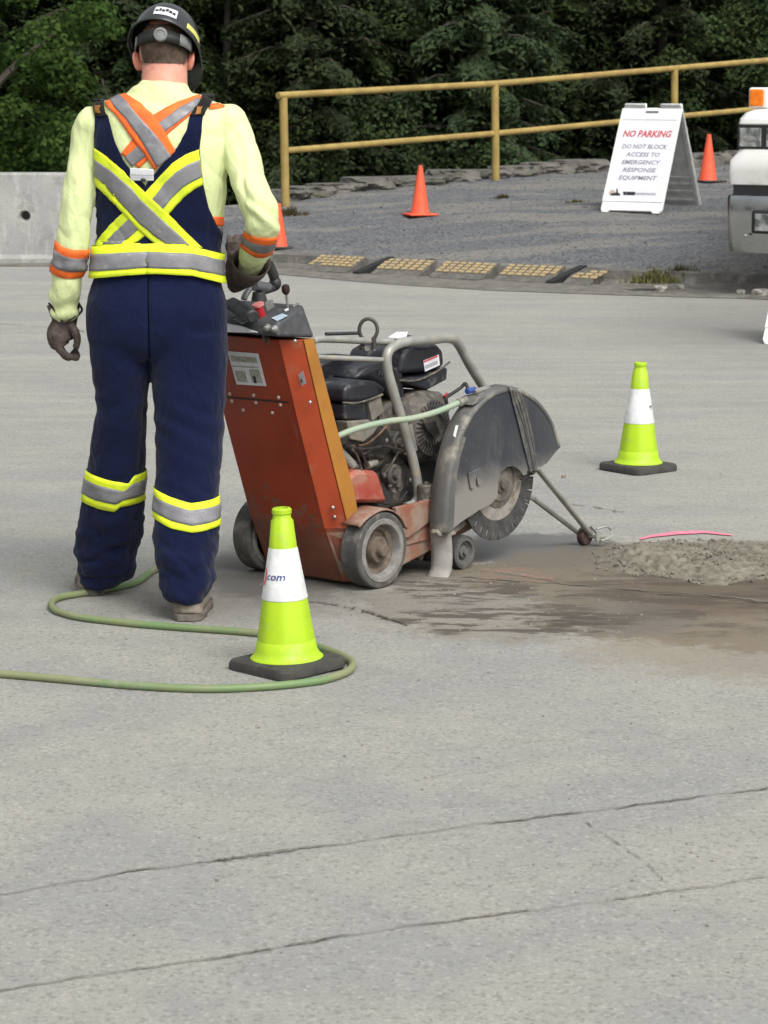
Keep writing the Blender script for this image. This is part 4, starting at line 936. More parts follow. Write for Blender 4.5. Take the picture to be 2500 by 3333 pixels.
# back sheet overlay with its seam, bolts
def onback(px, py, off=0):       # point on the sloping back sheet
    z = .5
    for _ in range(12): p = S(px, py, v=vb(z)-off); z = p.z
    return p
slope = Vector((0, vb(.841)-vb(.539), .841-.539)).normalized(); bn = Vector((0, -slope.z, slope.y))
def plate(pxs, off, th=.002):
    bm = BM(); prism(bm, [onback(*q)+bn*off for q in pxs], bn*th); return bm
so_('seam', plate([(742, 1290), (940, 1307), (940, 1312), (742, 1295)], .0008, .0006), 'ink', housing)
lab = so_('warning_label', plate([(742, 1142), (841, 1150), (868, 1256), (772, 1250)], .001), 'label_white', housing)
for q in ([(752, 1156), (835, 1162), (841, 1180), (756, 1175)], [(758, 1188), (842, 1193), (844, 1197), (759, 1192)], [(766, 1205), (800, 1207), (808, 1243), (776, 1240)], [(812, 1200), (845, 1202), (858, 1246), (824, 1243)]):
    so_('pictogram', plate(q, .0032, .0006), mat('label_print', (.42, .42, .38), (.26, .26, .22), .7, nscale=90), lab)
so_('pictogram', plate([(826, 1222), (834, 1223), (838, 1246), (830, 1245)], .004, .0006), 'ink', lab)
def onchamfer(px, py):
    u = -.095; z = .5
    for _ in range(14): p = S(px, py, u=u); u = max(-.12, min(-.07, -.12+(p.y-vb(p.z))))
    return p
nc_ = Vector((.707, -.707, .25)).normalized()
bm = BM(); prism(bm, [onchamfer(*q)+nc_*.007 for q in ((986, 1207), (997, 1248), (970, 1266), (960, 1229))], nc_*.001); tg = so_('tag', bm, 'label_white', strip)
bm = BM(); prism(bm, [onchamfer(*q)+nc_*.0085 for q in ((970, 1240), (981, 1233), (984, 1246), (974, 1252))], nc_*.0006); so_('print', bm, 'ink_grey', tg)
M['pbolt'] = mat('painted_bolt', (.45, .27, .20), (.36, .31, .26), .5)
for q in [(749, 1281), (756, 1305), (827, 1286), (834, 1310), (908, 1293), (914, 1317), (793, 1334), (888, 1343)]:
    bm = BM(); ellipsoid(bm, onback(*q)+bn*.002, (.0065, .005, .0065), u=12, v=8); so_('bolt', bm, 'pbolt', housing)
for q in [(960, 1111), (941, 1139), (1009, 1310), (990, 1336), (1083, 1652), (1089, 1683)]:
    bm = BM(); ellipsoid(bm, onchamfer(*q)+nc_*.005, (.0065, .0065, .0065), u=12, v=8); so_('bolt', bm, 'steel', strip)
# white warning plate on top of the panel, black console
z0 = .845
top = [S(905, 1096, u=-.07), S(1028, 1100, u=-.07), S(1004, 990, u=-.07), S(910, 1052, u=-.07)]
bm = BM(); TL = [Vector((UL, p.y, p.z)) for p in top]; nb = 10
sec2 = [top[0], top[1], top[2]+Vector((0, 0, -.0)), top[3]]
hexa(bm, [TL[0], top[0], top[1], TL[1], TL[3]+Vector((.03, 0, 0)), top[3]+Vector((-.012, 0, 0)), top[2]+Vector((-.02, 0, 0)), TL[2]+Vector((.03, 0, 0))])
bmesh.ops.recalc_face_normals(bm, faces=bm.faces[:])
console = so_('console', bm, mat('console_plastic', (.040, .043, .048), (.06, .062, .066), .6, nscale=25, bump=.2, bscale=200, bdist=.001, dust=(.17, .17, .165), dust_amt=.12, dust_scale=30), bevel=.012, bseg=3)
tn = ((top[2]-top[3]).cross(Vector((-1, 0, 0)))).normalized()
if tn.z < 0: tn = -tn
def ontop(px, py, h=0):
    r = ray(px, py); a = CC-SO; A = Vector((a.dot(SR), a.dot(SF), a.z)); D_ = Vector((r.dot(SR), r.dot(SF), r.z)); t = (top[3]+tn*h-A).dot(tn)/D_.dot(tn); return A+D_*t
def topplate(q, h, m, nm, th=.002):
    bm = BM(); prism(bm, [ontop(*k, h) for k in q], tn*th); return so_(nm, bm, m, console)
topplate([(884, 1036), (920, 1022), (936, 1028), (902, 1046)], .001, 'blue_pale', 'sticker'); topplate([(925, 1010), (937, 1004), (941, 1008), (930, 1014)], .001, 'label_white', 'sticker'); topplate([(951, 997), (970, 986), (975, 989), (956, 1001)], .001, 'plastic_grey', 'sticker')
topplate([(862, 985), (888, 975), (894, 1000), (868, 1014)], .001, mat('dial_plate', (.2, .2, .19), (.12, .12, .11), .5, nscale=90), 'dial_plate')
topplate([(760, 1040), (830, 1012), (838, 1030), (790, 1056)], .001, 'plastic_grey', 'sticker')
bm = BM(); c0 = ontop(850, 1028); tube(bm, [c0, c0+tn*.035], .015, 20); es = so_('stop_button', bm, 'red', console)
bm = BM(); tube(bm, [c0+tn*.035, c0+tn*.042], .019, 24); so_('button_cap', bm, 'red_pale', es)
bm = BM(); c1 = ontop(937, 1002); c2 = S(931, 950, u=c1.x); tube(bm, [c1, c2], .0042, 8); lv = so_('throttle_lever', bm, 'steel', console)
bm = BM(); d_ = (c2-c1).normalized(); tube(bm, [c2-d_*.008, c2, c2+d_*.008, c2+d_*.02, c2+d_*.024], .01, 14, rr=[.007, .0125, .0135, .012, .006]); so_('lever_knob', bm, mat('dark_knob', (.03, .012, .012), None, .4), lv)
for q in ((873, 1066), (896, 1070)):
    p = S(*q, v=top[0].y-.004); bm = BM(); lathe(bm, [(.012, 0), (.012, .008), (.006, .013), (.005, .02)], Matrix.Translation(p) @ Matrix.Rotation(R(90), 4, 'X'), 16); so_('knob', bm, 'steel', console)
bm = BM(); prism(bm, [S(*q, v=top[0].y-.002) for q in ((735, 1052), (790, 1062), (842, 1082), (735, 1081))], (0, -.006, 0)); so_('warning_strip', bm, 'label_white', housing)
# handle clamp, handlebar and grips
hu = -.30
bm = BM(); A = S(846, 1008, u=hu); B = S(842, 950, u=hu); tube(bm, [A+Vector((0, 0, -.02)), A.lerp(B, .5), B], .021, 18, rr=[.026, .026, .020]); clamp = so_('handle_clamp', bm, 'plastic_dark')
bm = BM(); tube(bm, spline([S(794, 975, u=hu-.02), S(800, 958, u=hu-.02), S(818, 935, u=hu-.02), S(842, 925, u=hu), S(878, 930, u=hu)], 5), .012, 12, rr=None, flat=.7); tube(bm, [S(828, 931, u=hu), S(872, 938, u=hu)], .016, 12); so_('clamp_lever', bm, mat('lever_plastic', (.10, .105, .11), None, .5), clamp)
bm = BM(); tube(bm, spline([S(846, 950, u=hu), S(880, 940, u=hu+.0), S(898, 930, u=hu), S(891, 898, u=hu), S(876, 865, u=hu-.01), S(862, 835, u=hu-.02), S(838, 806, u=hu-.03), S(800, 800, u=hu-.05), S(735, 805, u=hu-.1)], 6), .0125, 14); hb = so_('handlebar', bm, 'plastic_dark')
bm = BM(); tube(bm, [S(893, 905, u=hu), S(888, 890, u=hu), S(874, 860, u=hu)], .0165, 14); ellipsoid(bm, S(896, 922, u=hu), (.02, .02, .024)); so_('grip', bm, 'plastic_dark', hb)
bm = BM(); P0, P1_ = ontop(757, 990, .035), ontop(822, 1030, .030); tube(bm, [P0+(P0-P1_).normalized()*.004, P0, P1_, P1_+(P1_-P0).normalized()*.006], .022, 18, rr=[.016, .022, .022, .016]); so_('folded_grip', bm, 'plastic_dark', hb)
bm = BM(); tube(bm, spline([S(790, 1062, u=-.3), S(830, 1078, u=-.25), S(850, 1088, u=-.22)], 4), .012, 10); tube(bm, spline([S(850, 1070, u=-.2), S(862, 1092, u=-.16), S(868, 1104, u=-.15)], 4), .006, 8); so_('bracket', bm, 'plastic_dark', console)
bm = BM()
for k in range(3):
    c = S(862+k*4, 1098+k*5, v=vb(.84)-.012); tube(bm, [c+Vector((.010*math.cos(a), 0, .010*math.sin(a))) for a in np.linspace(0, 6.3, 13)], .0025, 6)
so_('chain', bm, 'rust', housing)

# wheels
def wheel(u_face, v, r, w, name='wheel', inner=False):
    m = Matrix.Translation((u_face-w, v, r)) @ Matrix.Rotation(math.pi/2, 4, 'Y')
    k = r/.126
    bm = BM(); lathe(bm, [(.100*k, 0), (r-.004*k, 0), (r, .005*k), (r, w-.005*k), (r-.004*k, w), (.110*k, w+.002*k), (.103*k, w)], m, 56, False, False)
    wh = so_(name, bm, 'tyre')
    bm = BM(); lathe(bm, [(.106*k, w-.001), (.104*k, w+.0035*k), (.088*k, w+.003*k), (.084*k, w-.004*k), (.080*k, w-.022*k)], m, 56, False, False); so_('rim', bm, 'rim', wh)
    bm = BM(); lathe(bm, [(.103*k, .004), (.084*k, .006), (.080*k, w*.35), (.02*k, w*.4)], m, 56, False, False); lathe(bm, [(.082*k, w-.022*k), (.066*k, w-.03*k), (.062*k, w-.038*k), (.046*k, w-.038*k), (.044*k, w-.016*k), (.040*k, w-.010*k), (.022*k, w-.010*k), (.021*k, w+.010*k), (.017*k, w+.014*k), (.002, w+.014*k)], m, 40, False, True); so_('hub', bm, 'hub', wh)
    return wh
wheel(0, 0, .126, .075); wheel(-.48, .0, .126, .075)
fw = S(1510, 1852, z=0)
for x_ in (fw.x+.006, fw.x-.36):
    w2 = wheel(x_, fw.y, .058, .040, 'front_wheel')
    for ch in w2.children: ch.data.materials[0] = M['hubcap_dark']
bm = BM(); tube(bm, [(-.44, 0, .126), (-.02, 0, .126)], .014, 12); tube(bm, [(-.35, fw.y, .058), (-.02, fw.y, .058)], .011, 12)
box(bm, -.30, -.05, fw.y-.10, fw.y-.02, .03, .09); so_('axle', bm, 'engine_dark', bevel=.005)
bm = BM()
for k in range(9): ellipsoid(bm, Vector((fw.x-.09+rng.uniform(-.07, .03), fw.y-.075+rng.uniform(-.05, .04), .06+rng.uniform(-.025, .02))), (.022, .02, .02), u=14, v=9)
displace(bm, lambda c, n: .008*noise.noise(c*70)+.006*noise.noise(c*160)); so_('mud_cake', bm, 'mud')
# chassis plates
bm = BM(); hexa(bm, [(-.47, .02, .10), (-.055, .02, .10), (-.03, .46, .125), (-.44, .46, .125), (-.47, .02, .19), (-.055, .02, .19), (-.03, .60, .235), (-.44, .60, .235)])
hexa(bm, [(-.14, .14, .04), (-.05, .14, .04), (-.05, .60, .13), (-.14, .60, .13), (-.14, .14, .10), (-.05, .14, .10), (-.05, .62, .22), (-.14, .62, .22)])
chassis = so_('chassis', bm, 'saw_dusty', bevel=.006)
bm = BM(); q = [S(*k, u=-.03) for k in ((1290, 1652), (1300, 1745), (1330, 1752), (1412, 1690), (1412, 1622), (1350, 1640))]; prism(bm, q, (-.02, 0, 0)); so_('side_plate', bm, 'saw_dusty', chassis, bevel=.003)
# red belt box ahead of the housing
bm = BM(); b0 = [(-.40, -.02, .12), (-.07, -.02, .12), (-.07, .13, .12), (-.40, .13, .12)]
a1, a2, a3, a4 = S(1118, 1562, u=-.11), S(1190, 1532, u=-.11), S(1238, 1534, u=-.15), S(1280, 1640, u=-.085)
pr = [S(1120, 1640, u=-.08), S(1120, 1562, u=-.10), S(1165, 1530, u=-.10), S(1235, 1534, u=-.10), S(1283, 1640, u=-.08)]
prism(bm, [Vector((-.10, p.y, p.z)) for p in pr], (-.26, 0, 0)); so_('belt_cover', bm, 'saw_dusty' if 0 else mat('faded_red_paint', (.30, .05, .03), (.34, .09, .06), .6, nscale=9, dust=(.34, .2, .15), dust_amt=.3, dust_scale=12), bevel=.014, bseg=1)
# fender lip over the right wheel
bm = BM(); prev = None
for i in range(17):
    a = R(140-i*7.2); rr_ = .137+.012*(i < 4)*(1-i/4); z = .126+math.sin(a)*rr_; v = math.cos(a)*rr_
    cur = [bm.verts.new((u, v, z)) for u in (-.085, -.045, -.012, .002)]; cur[3].co.z -= .004
    if prev:
        for k in range(3): bm.faces.new((prev[k], prev[k+1], cur[k+1], cur[k]))
    prev = cur
so_('fender', bm, 'saw_dusty', solid=.004)

# blade guard
GU, GI = .052, -.018
gp = lambda x, y: S(x, y, u=GU)
cut_ = [(1455, 1737), (1500, 1700), (1560, 1660), (1600, 1640), (1622, 1614)]
hole = [(1620, 1600), (1621, 1565), (1632, 1535), (1650, 1520), (1672, 1517), (1692, 1530), (1704, 1548)]
front_cut = [(1722, 1541), (1738, 1528)]
arc1 = [(1455, 1690), (1462, 1600), (1470, 1540), (1480, 1490), (1500, 1420), (1530, 1360), (1570, 1310), (1610, 1280), (1655, 1265)]
arc2 = [(1700, 1274), (1740, 1300), (1775, 1340), (1800, 1385), (1815, 1430), (1821, 1454)]
low2 = [(1800, 1478), (1778, 1508), (1760, 1518), (1748, 1524)]
def flatp(l): return [Vector((0, p.y, p.z)) for p in (gp(*q) for q in l)]
rearp = flatp(cut_+hole+[(1716, 1543), (1728, 1536), (1712, 1470), (1690, 1380), (1668, 1300), (1655, 1265)]+arc1[::-1][1:])
guard_m, b, p = newmat('guard_steel'); c = b.coord(); z = b.sep(c)[2]
col = b.mix(b.mr(b.noise(c, 5, 5), .35, .65), (.036, .041, .052), (.058, .062, .070))
sm = b.mr(b.noise(b.mapping(c, rot=(R(20), 0, 0), sc=(1, 1.2, .35)), 9, 6, .65), .50, .70); col = b.mix(b.math('MULTIPLY', sm, .5), col, (.115, .118, .12))
k = b.mr(b.math('ADD', b.math('MULTIPLY', b.noise(c, 12, 6, .62), .35), b.mr(z, .14, .48, .62, 0)), .30, .62); col = b.mix(b.math('MULTIPLY', k, .9), col, (.25, .24, .215))
sp_ = b.mr(b.noise(c, 60, 5, .7), .60, .70); col = b.mix(b.math('MULTIPLY', sp_, .4), col, (.22, .21, .19))
b.inp(p.inputs['Base Color'], col); p.inputs['Metallic'].default_value = .2; b.inp(p.inputs['Roughness'], b.math('MULTIPLY_ADD', k, .35, .42)); b.inp(p.inputs['Normal'], b.bump(b.noise(c, 14, 5), .2, .006))
dustm = mat('guard_dust', (.27, .25, .21), (.17, .16, .14), .85, nscale=16, bump=.25, bscale=70)
rim_m = mat('guard_rim_steel', (.14, .137, .128), (.10, .10, .097), .6, metal=.2, nscale=8, bump=.2, bscale=60, dust=(.30, .28, .23), dust_amt=.35, dust_scale=10)
def shell(nm, outline, rimpts, m, par, g0=GU, g1=GI, lift=0, closed_back=True):
    bm = BM(); prism(bm, [Vector((g0+lift, p.y, p.z)) for p in outline], (-.004, 0, 0)); pl = so_(nm, bm, m, par, smooth=20)
    # rim band along the outer arc, rounded shoulder
    cen = Vector((0, .60, .29)); P = spline([Vector((0, p.y, p.z)) for p in rimpts], 4); bm = BM(); prev = None
    for p in P:
        n_ = (p-cen).normalized(); cur = [bm.verts.new(Vector((u, 0, 0))+p+n_*o_) for u, o_ in ((g0+lift+.0005, -.012), (g0+lift+.0015, -.003), (g0+lift-.003, .004), (g0-.012, .0085), ((g0+g1)/2, .010), (g1+.006, .008), (g1, 0))]
        if prev:
            for k in range(6): bm.faces.new((prev[k], prev[k+1], cur[k+1], cur[k]))
        prev = cur
    so_('rim', bm, rim_m, pl, smooth=60, solid=.002)
    if closed_back:
        bm = BM(); prism(bm, [Vector((g1, p.y, p.z)) for p in outline], (-.003, 0, 0)); so_('inner_plate', bm, m, pl)
    return pl
guard = shell('blade_guard', rearp, flatp([(1455, 1737)]+arc1), guard_m, saw)
frontp = flatp([(1655, 1264)]+arc2+low2+[(1738, 1528), (1726, 1470), (1702, 1380), (1678, 1300)])
gf = shell('guard_front', frontp, flatp([(1655, 1264)]+arc2), guard_m, saw, lift=.004)
# dusty rear edge strip of the face, seam ridges, brackets
bm = BM(); prism(bm, [Vector((GU+.0006, p.y, p.z)) for p in flatp([(1456, 1735), (1456, 1690), (1463, 1600), (1471, 1540), (1482, 1485), (1502, 1418), (1514, 1424), (1496, 1490), (1486, 1545), (1480, 1600), (1476, 1690), (1474, 1722)])], (.0022, 0, 0)); so_('edge_strip', bm, rim_m, guard)
def ridge(bm, l, r, u=GU+.005): tube(bm, spline([Vector((u, p.y, p.z)) for p in flatp(l)], 5), r, 8, flat=.5)
bm = BM(); ridge(bm, [(1663, 1268), (1682, 1330), (1704, 1400), (1722, 1470), (1734, 1530)], .0065); ridge(bm, [(1674, 1275), (1696, 1345), (1716, 1430), (1730, 1500)], .006); ridge(bm, [(1684, 1272), (1706, 1340), (1724, 1420), (1734, 1470)], .005); so_('hinge_ridge', bm, rim_m, guard)
bm = BM(); prism(bm, [Vector((GU+.0048, p.y, p.z)) for p in flatp([(1656, 1268), (1690, 1274), (1716, 1350), (1734, 1430), (1741, 1500), (1738, 1527), (1722, 1538), (1706, 1470), (1684, 1380), (1664, 1305)])], (.0012, 0, 0)); so_('hinge_strip', bm, mat('hinge_dust', (.115, .11, .098), (.062, .064, .065), .8, nscale=24, bump=.3, bscale=60, lo=.4, hi=.6), guard)
bm = BM(); ridge(bm, [(1716, 1535), (1730, 1540), (1740, 1530)], .008); ridge(bm, [(1690, 1560), (1712, 1552)], .005); so_('latch', bm, 'ink', guard)
for q in ([(1520, 1540), (1560, 1518), (1564, 1572), (1552, 1582), (1545, 1555), (1536, 1592), (1527, 1590)],):
    bm = BM(); prism(bm, [Vector((GU+.002, p.y, p.z)) for p in flatp(q)], (.006, 0, 0)); so_('bracket', bm, guard_m, guard, bevel=.002)
bm = BM(); prism(bm, [Vector((GU+.001, p.y, p.z)) for p in flatp([(1474, 1418), (1482, 1384), (1490, 1384), (1480, 1424)])], (.002, 0, 0)); so_('scrap_label', bm, 'label_white', guard)
# lower back skirt: inner plate under the cut, mud flap
bm = BM(); q = [S(*k, u=-.0) for k in ((1420, 1740), (1470, 1745), (1520, 1705), (1610, 1655), (1625, 1630), (1560, 1600), (1430, 1640))]; prism(bm, q, (-.012, 0, 0)); so_('skirt_plate', bm, rim_m, guard)
bm = BM(); N = 14; prev = None
for i in range(N+1):
    t = i/N; px = [1416+14*math.sin(t*2.2)-t*14+(t > .8)*(t-.8)*-60, 1478+4*math.sin(t*3)-t*8+(t > .8)*(t-.8)*-80]; y = 1722+165*t
    a = S(px[0], y, u=-.01); b_ = S(px[1], y, u=.045); b_.y = a.y+ (0.004*math.sin(t*5)); b_ = Vector((.048, a.y, a.z)); a = Vector((-.022, a.y-.012, a.z)); b_.y += .012; mdl = (a+b_)/2+Vector((0, -.008+.004*math.sin(t*9), 0))
    cur = [bm.verts.new(x) for x in (a, a.lerp(mdl, .5)+Vector((0, .001, 0)), mdl, mdl.lerp(b_, .5), b_)]
    if prev:
        for k in range(4): bm.faces.new((prev[k], prev[k+1], cur[k+1], cur[k]))
    prev = cur
so_('mud_flap', bm, 'flap', solid=.006, smooth=60)
bm = BM()
for k in range(10): ellipsoid(bm, S(1412+k*7, 1733+rng.uniform(-6, 6), u=.02+.03*(k/10)), (.009, .008, .008), u=10, v=7)
displace(bm, lambda c, n: .004*noise.noise(c*120)); so_('mud_cake', bm, 'mud', guard)
# blade with segments and flange
bc = S(1621, 1571, u=.018); BR = .200; bm = BM(); ns = 24; pts = []
for k in range(ns):
    a = 2*math.pi*k/ns; w = .016
    for da, rr_ in ((w, BR-.022), (w+.004, BR), (2*math.pi/ns-w*.0-.004, BR), (2*math.pi/ns, BR-.022)): pts.append((a+da, rr_))
mm = Matrix.Translation(bc) @ Matrix.Rotation(math.pi/2, 4, 'Y')
prism(bm, [mm @ Vector((r_*math.cos(a), r_*math.sin(a), -.002)) for a, r_ in pts], (.004, 0, 0)); blade = so_('saw_blade', bm, 'blade', smooth=0)
bm = BM(); lathe(bm, [(.05, .0022), (.128, .0026), (.130, .0021)], mm, 48, False, False); so_('blade_core', bm, 'blade_core', blade)
bm = BM()
for k in range(30):
    a = 2*math.pi*k/30+.05; tube(bm, [mm @ Vector((r_*math.cos(a), r_*math.sin(a), .0028)) for r_ in (.168, .188)], .0016, 5)
so_('segment_slots', bm, 'rim', blade)
bm = BM(); lathe(bm, [(.088, .0022), (.086, .006), (.064, .010), (.062, .014), (.034, .014), (.033, .020), (.022, .022), (.020, .034), (.012, .038), (.002, .038)], mm, 36, False, True); so_('flange', bm, mat('dark_flange', (.085, .072, .06), (.15, .135, .115), .8, nscale=40, bump=.4, bscale=80), blade)
# guide arms and pointer wheel
pw = S(1911, 1745, u=.055)
bm = BM(); e1 = S(1748, 1524, u=.055); e2 = S(1735, 1622, u=-.01); tube(bm, [e1, pw+Vector((.012, 0, .012))], .0135, 10, flat=.7); tube(bm, [e2, pw+Vector((-.028, -.01, .008))], .0125, 10, flat=.7)
tube(bm, [e2, e2+Vector((0, -.10, .03))], .009, 10); arm = so_('pointer_arm', bm, 'tube')
bm = BM(); lathe(bm, [(.012, -.014), (.030, -.014), (.034, -.010), (.034, .010), (.030, .014), (.012, .014)], Matrix.Translation((pw.x-.01, pw.y, .034)) @ Matrix.Rotation(math.pi/2, 4, 'Y'), 28); w_ = so_('pointer_wheel', bm, mat('red_brown_rubber', (.04, .016, .014), (.06, .04, .032), .8, nscale=30), arm)
bm = BM(); q0 = Vector((pw.x+.01, pw.y, .034))
tube(bm, [q0+Vector((-.035, 0, 0)), q0+Vector((.055, .02, 0))], .006, 8); tube(bm, [q0+Vector((.012, -.01, .04)), q0+Vector((.03, .03, -.012))], .008, 8, flat=.4); tube(bm, spline([q0+Vector((.03, .0, .03)), q0+Vector((.045, .04, .035)), q0+Vector((.045, .07, .02))], 4), .004, 6); tube(bm, spline([q0+Vector((.05, .0, -.01)), q0+Vector((.055, .05, -.005)), q0+Vector((.04, .08, .004))], 4), .005, 6)
lathe(bm, [(.02, -.004), (.022, .004), (.01, .006)], Matrix.Translation(q0+Vector((.035, .01, .0))) @ Matrix.Rotation(math.pi/2, 4, 'Y'), 14); so_('pointer_bracket', bm, 'tube', arm)

# tubular frame
bu = -.10
bm = BM(); tube(bm, spline([S(1322, 1652, u=bu), S(1350, 1637, u=bu), S(1362, 1600, u=bu), S(1340, 1480, u=bu), S(1288, 1300, u=bu), S(1262, 1205, u=bu), S(1262, 1150, u=bu), S(1292, 1122, u=bu), S(1340, 1110, u=bu), S(1410, 1105, u=bu-.02), S(1460, 1101, u=bu-.04), S(1490, 1118, u=bu-.06), S(1530, 1190, u=bu-.07), S(1575, 1262, u=bu-.08), S(1640, 1370, u=bu-.08), S(1700, 1460, u=bu-.08)], 6), .0165, 16); frame = so_('roll_frame', bm, 'tube')
bm = BM(); tube(bm, spline([S(1018, 1112, u=-.18), S(1050, 1104, u=-.19), S(1200, 1110, u=-.2), S(1300, 1113, u=-.18), S(1400, 1108, u=-.14)], 5), .0115, 12); so_('upper_bar', bm, 'tube', frame)
bm = BM(); tube(bm, [S(1020, 1162, u=-.12), S(1258, 1172, u=-.105)], .0085, 12); so_('lower_bar', bm, 'tube', frame)
bm = BM(); tube(bm, [S(1060, 1087, u=-.33), S(1170, 1084, u=-.30)], .006, 8); so_('rear_bar', bm, 'plastic_dark', frame)
rc = S(1199, 1073, u=-.2); cs = (SR*0, ); fx = Vector((math.cos(TH), math.sin(TH), 0)); bm = BM(); pts = [rc+fx*(.030*math.cos(a))+Vector((0, 0, .036*math.sin(a))) for a in np.linspace(R(-62), R(242), 28)]
tube(bm, pts, .0062, 12); 
for s_ in (-1, 1): tube(bm, [rc+fx*(.018*s_)+Vector((0, 0, -.030)), rc+fx*(.020*s_)+Vector((0, 0, -.065))], .008, 12)
so_('lifting_eye', bm, mat('dark_shackle', (.06, .055, .05), (.1, .095, .085), .55, metal=.4), frame)
bm = BM(); prism(bm, [S(*k, u=-.2) for k in ((1185, 1128), (1228, 1128), (1222, 1142), (1190, 1142))], (-.03, 0, 0)); so_('clamp', bm, 'rim', frame)
bm = BM(); z_ = S(1290, 1098, u=-.2).z; prism(bm, [S(*k, z=z_) for k in ((1262, 1101), (1290, 1083), (1328, 1082), (1322, 1104))], (0, 0, .003)); so_('paper_scrap', bm, 'blue_pale' if 0 else 'label_white', frame)
bm = BM(); tube(bm, [S(1325, 1093, u=-.22), S(1372, 1102, u=-.22)], .004, 6); so_('wire', bm, 'plastic_dark', frame)

# engine group
def boxpx(bm, pts, u0, u1, top_in=0):       # side outline in the plane u0 (photo pixels), extruded to u1
    prism(bm, [S(*k, u=u0) for k in pts], (u1-u0, 0, 0))
eng = None
bm = BM(); boxpx(bm, [(1240, 1330), (1300, 1290), (1440, 1290), (1450, 1500), (1400, 1540), (1290, 1540), (1250, 1450)], -.20, -.40); hexa(bm, [(-.42, .10, .30), (-.20, .10, .30), (-.20, .55, .30), (-.42, .55, .30), (-.40, .14, .52), (-.22, .14, .52), (-.22, .50, .56), (-.40, .50, .56)])
eng = so_('engine_block', bm, 'engine_grey', bevel=.012)
bm = BM(); boxpx(bm, [(1095, 1420), (1180, 1400), (1260, 1390), (1290, 1450), (1250, 1500), (1140, 1480), (1100, 1450)], -.14, -.36); hexa(bm, [(-.44, .02, .22), (-.14, .02, .22), (-.14, .62, .23), (-.44, .62, .23), (-.42, .04, .34), (-.18, .04, .34), (-.18, .5, .36), (-.42, .5, .36)]); so_('engine_base', bm, 'engine_dark', eng, bevel=.01)
# recoil starter
rc2 = S(1407, 1392, u=-.125); mm = Matrix.Translation((-.20, rc2.y, rc2.z)) @ Matrix.Rotation(math.pi/2, 4, 'Y')
bm = BM(); lathe(bm, [(.128, 0), (.126, .035), (.116, .055), (.098, .068), (.094, .078), (.055, .085), (.05, .075), (.002, .072)], mm, 56, False, True); rs = so_('recoil_starter', bm, 'engine_grey', eng)
bm = BM()
for k in range(34):
    a = 2*math.pi*k/34; p0, p1 = [mm @ Vector((r_*math.cos(a), r_*math.sin(a), h_)) for r_, h_ in ((.062, .0848), (.09, .079))]; tube(bm, [p0, p1], .0026, 5)
so_('vent_slots', bm, 'ink', rs)
bm = BM(); q = [S(*k, u=-.110) for k in ((1372, 1372), (1412, 1368), (1424, 1410), (1404, 1424), (1385, 1405))]; prism(bm, q, (.012, 0, 0)); so_('cover_plate', bm, 'engine_dark', rs, bevel=.004)
bm = BM()
for k in range(5): tube(bm, [S(1388+k*9, 1436, u=-.112), S(1392+k*9, 1456, u=-.112)], .0022, 5)
so_('vent_slots', bm, 'ink', rs)
bm = BM()
for k in range(4): tube(bm, [S(1396+k*8, 1340-k*2, u=-.112), S(1408+k*8, 1312+k*2, u=-.112)], .0026, 5)
so_('vent_slots', bm, 'ink', rs)
bm = BM(); boxpx(bm, [(1328, 1386), (1342, 1380), (1360, 1466), (1346, 1470)], -.118, -.121); so_('rating_plate', bm, 'rim', eng)
# fan shroud top over the starter
bm = BM(); boxpx(bm, [(1300, 1315), (1330, 1300), (1375, 1272), (1440, 1276), (1462, 1300), (1470, 1340), (1440, 1400), (1330, 1400), (1305, 1350)], -.165, -.30); so_('fan_shroud', bm, 'engine_grey', eng, bevel=.014)
# fuel tank
def rbox(pts, u0, u1, m, nm, par, bv=.02, crown=.0):
    bm = BM(); boxpx(bm, pts, u0, u1); return so_(nm, bm, m, par, bevel=bv, bseg=4, smooth=50)
tank = rbox([(1300, 1218), (1385, 1212), (1450, 1194), (1446, 1142), (1428, 1122), (1352, 1128), (1312, 1150)], -.16, -.40, 'plastic_navy', 'fuel_tank', eng, .018)
rbox([(1316, 1244), (1392, 1270), (1456, 1236), (1458, 1196), (1380, 1224), (1312, 1232)], -.155, -.40, 'plastic_navy', 'tank_base', tank, .01)
bm = BM(); tube(bm, spline([S(1300, 1238, u=-.15), S(1345, 1240, u=-.15), S(1385, 1228, u=-.15), S(1430, 1204, u=-.15), S(1464, 1178, u=-.15)], 4), .0035, 8); so_('tank_seam', bm, 'engine_grey', tank)
bm = BM(); boxpx(bm, [(1378, 1174), (1428, 1154), (1432, 1188), (1384, 1210)], -.157, -.158); lb_ = so_('warning_label', bm, 'label_white', tank)
bm = BM(); boxpx(bm, [(1379, 1175), (1424, 1156), (1425, 1162), (1380, 1181)], -.1565, -.157); so_('label_band', bm, 'ink_red', lb_)
bm = BM(); boxpx(bm, [(1384, 1190), (1424, 1173), (1426, 1184), (1386, 1202)], -.1565, -.157); so_('print', bm, 'ink_light', lb_)
bm = BM(); cp = S(1342, 1130, u=-.25); lathe(bm, [(.03, -.01), (.03, .01), (.026, .016), (.002, .017)], Matrix.Translation(cp), 20); so_('fuel_cap', bm, 'plastic_navy', tank)
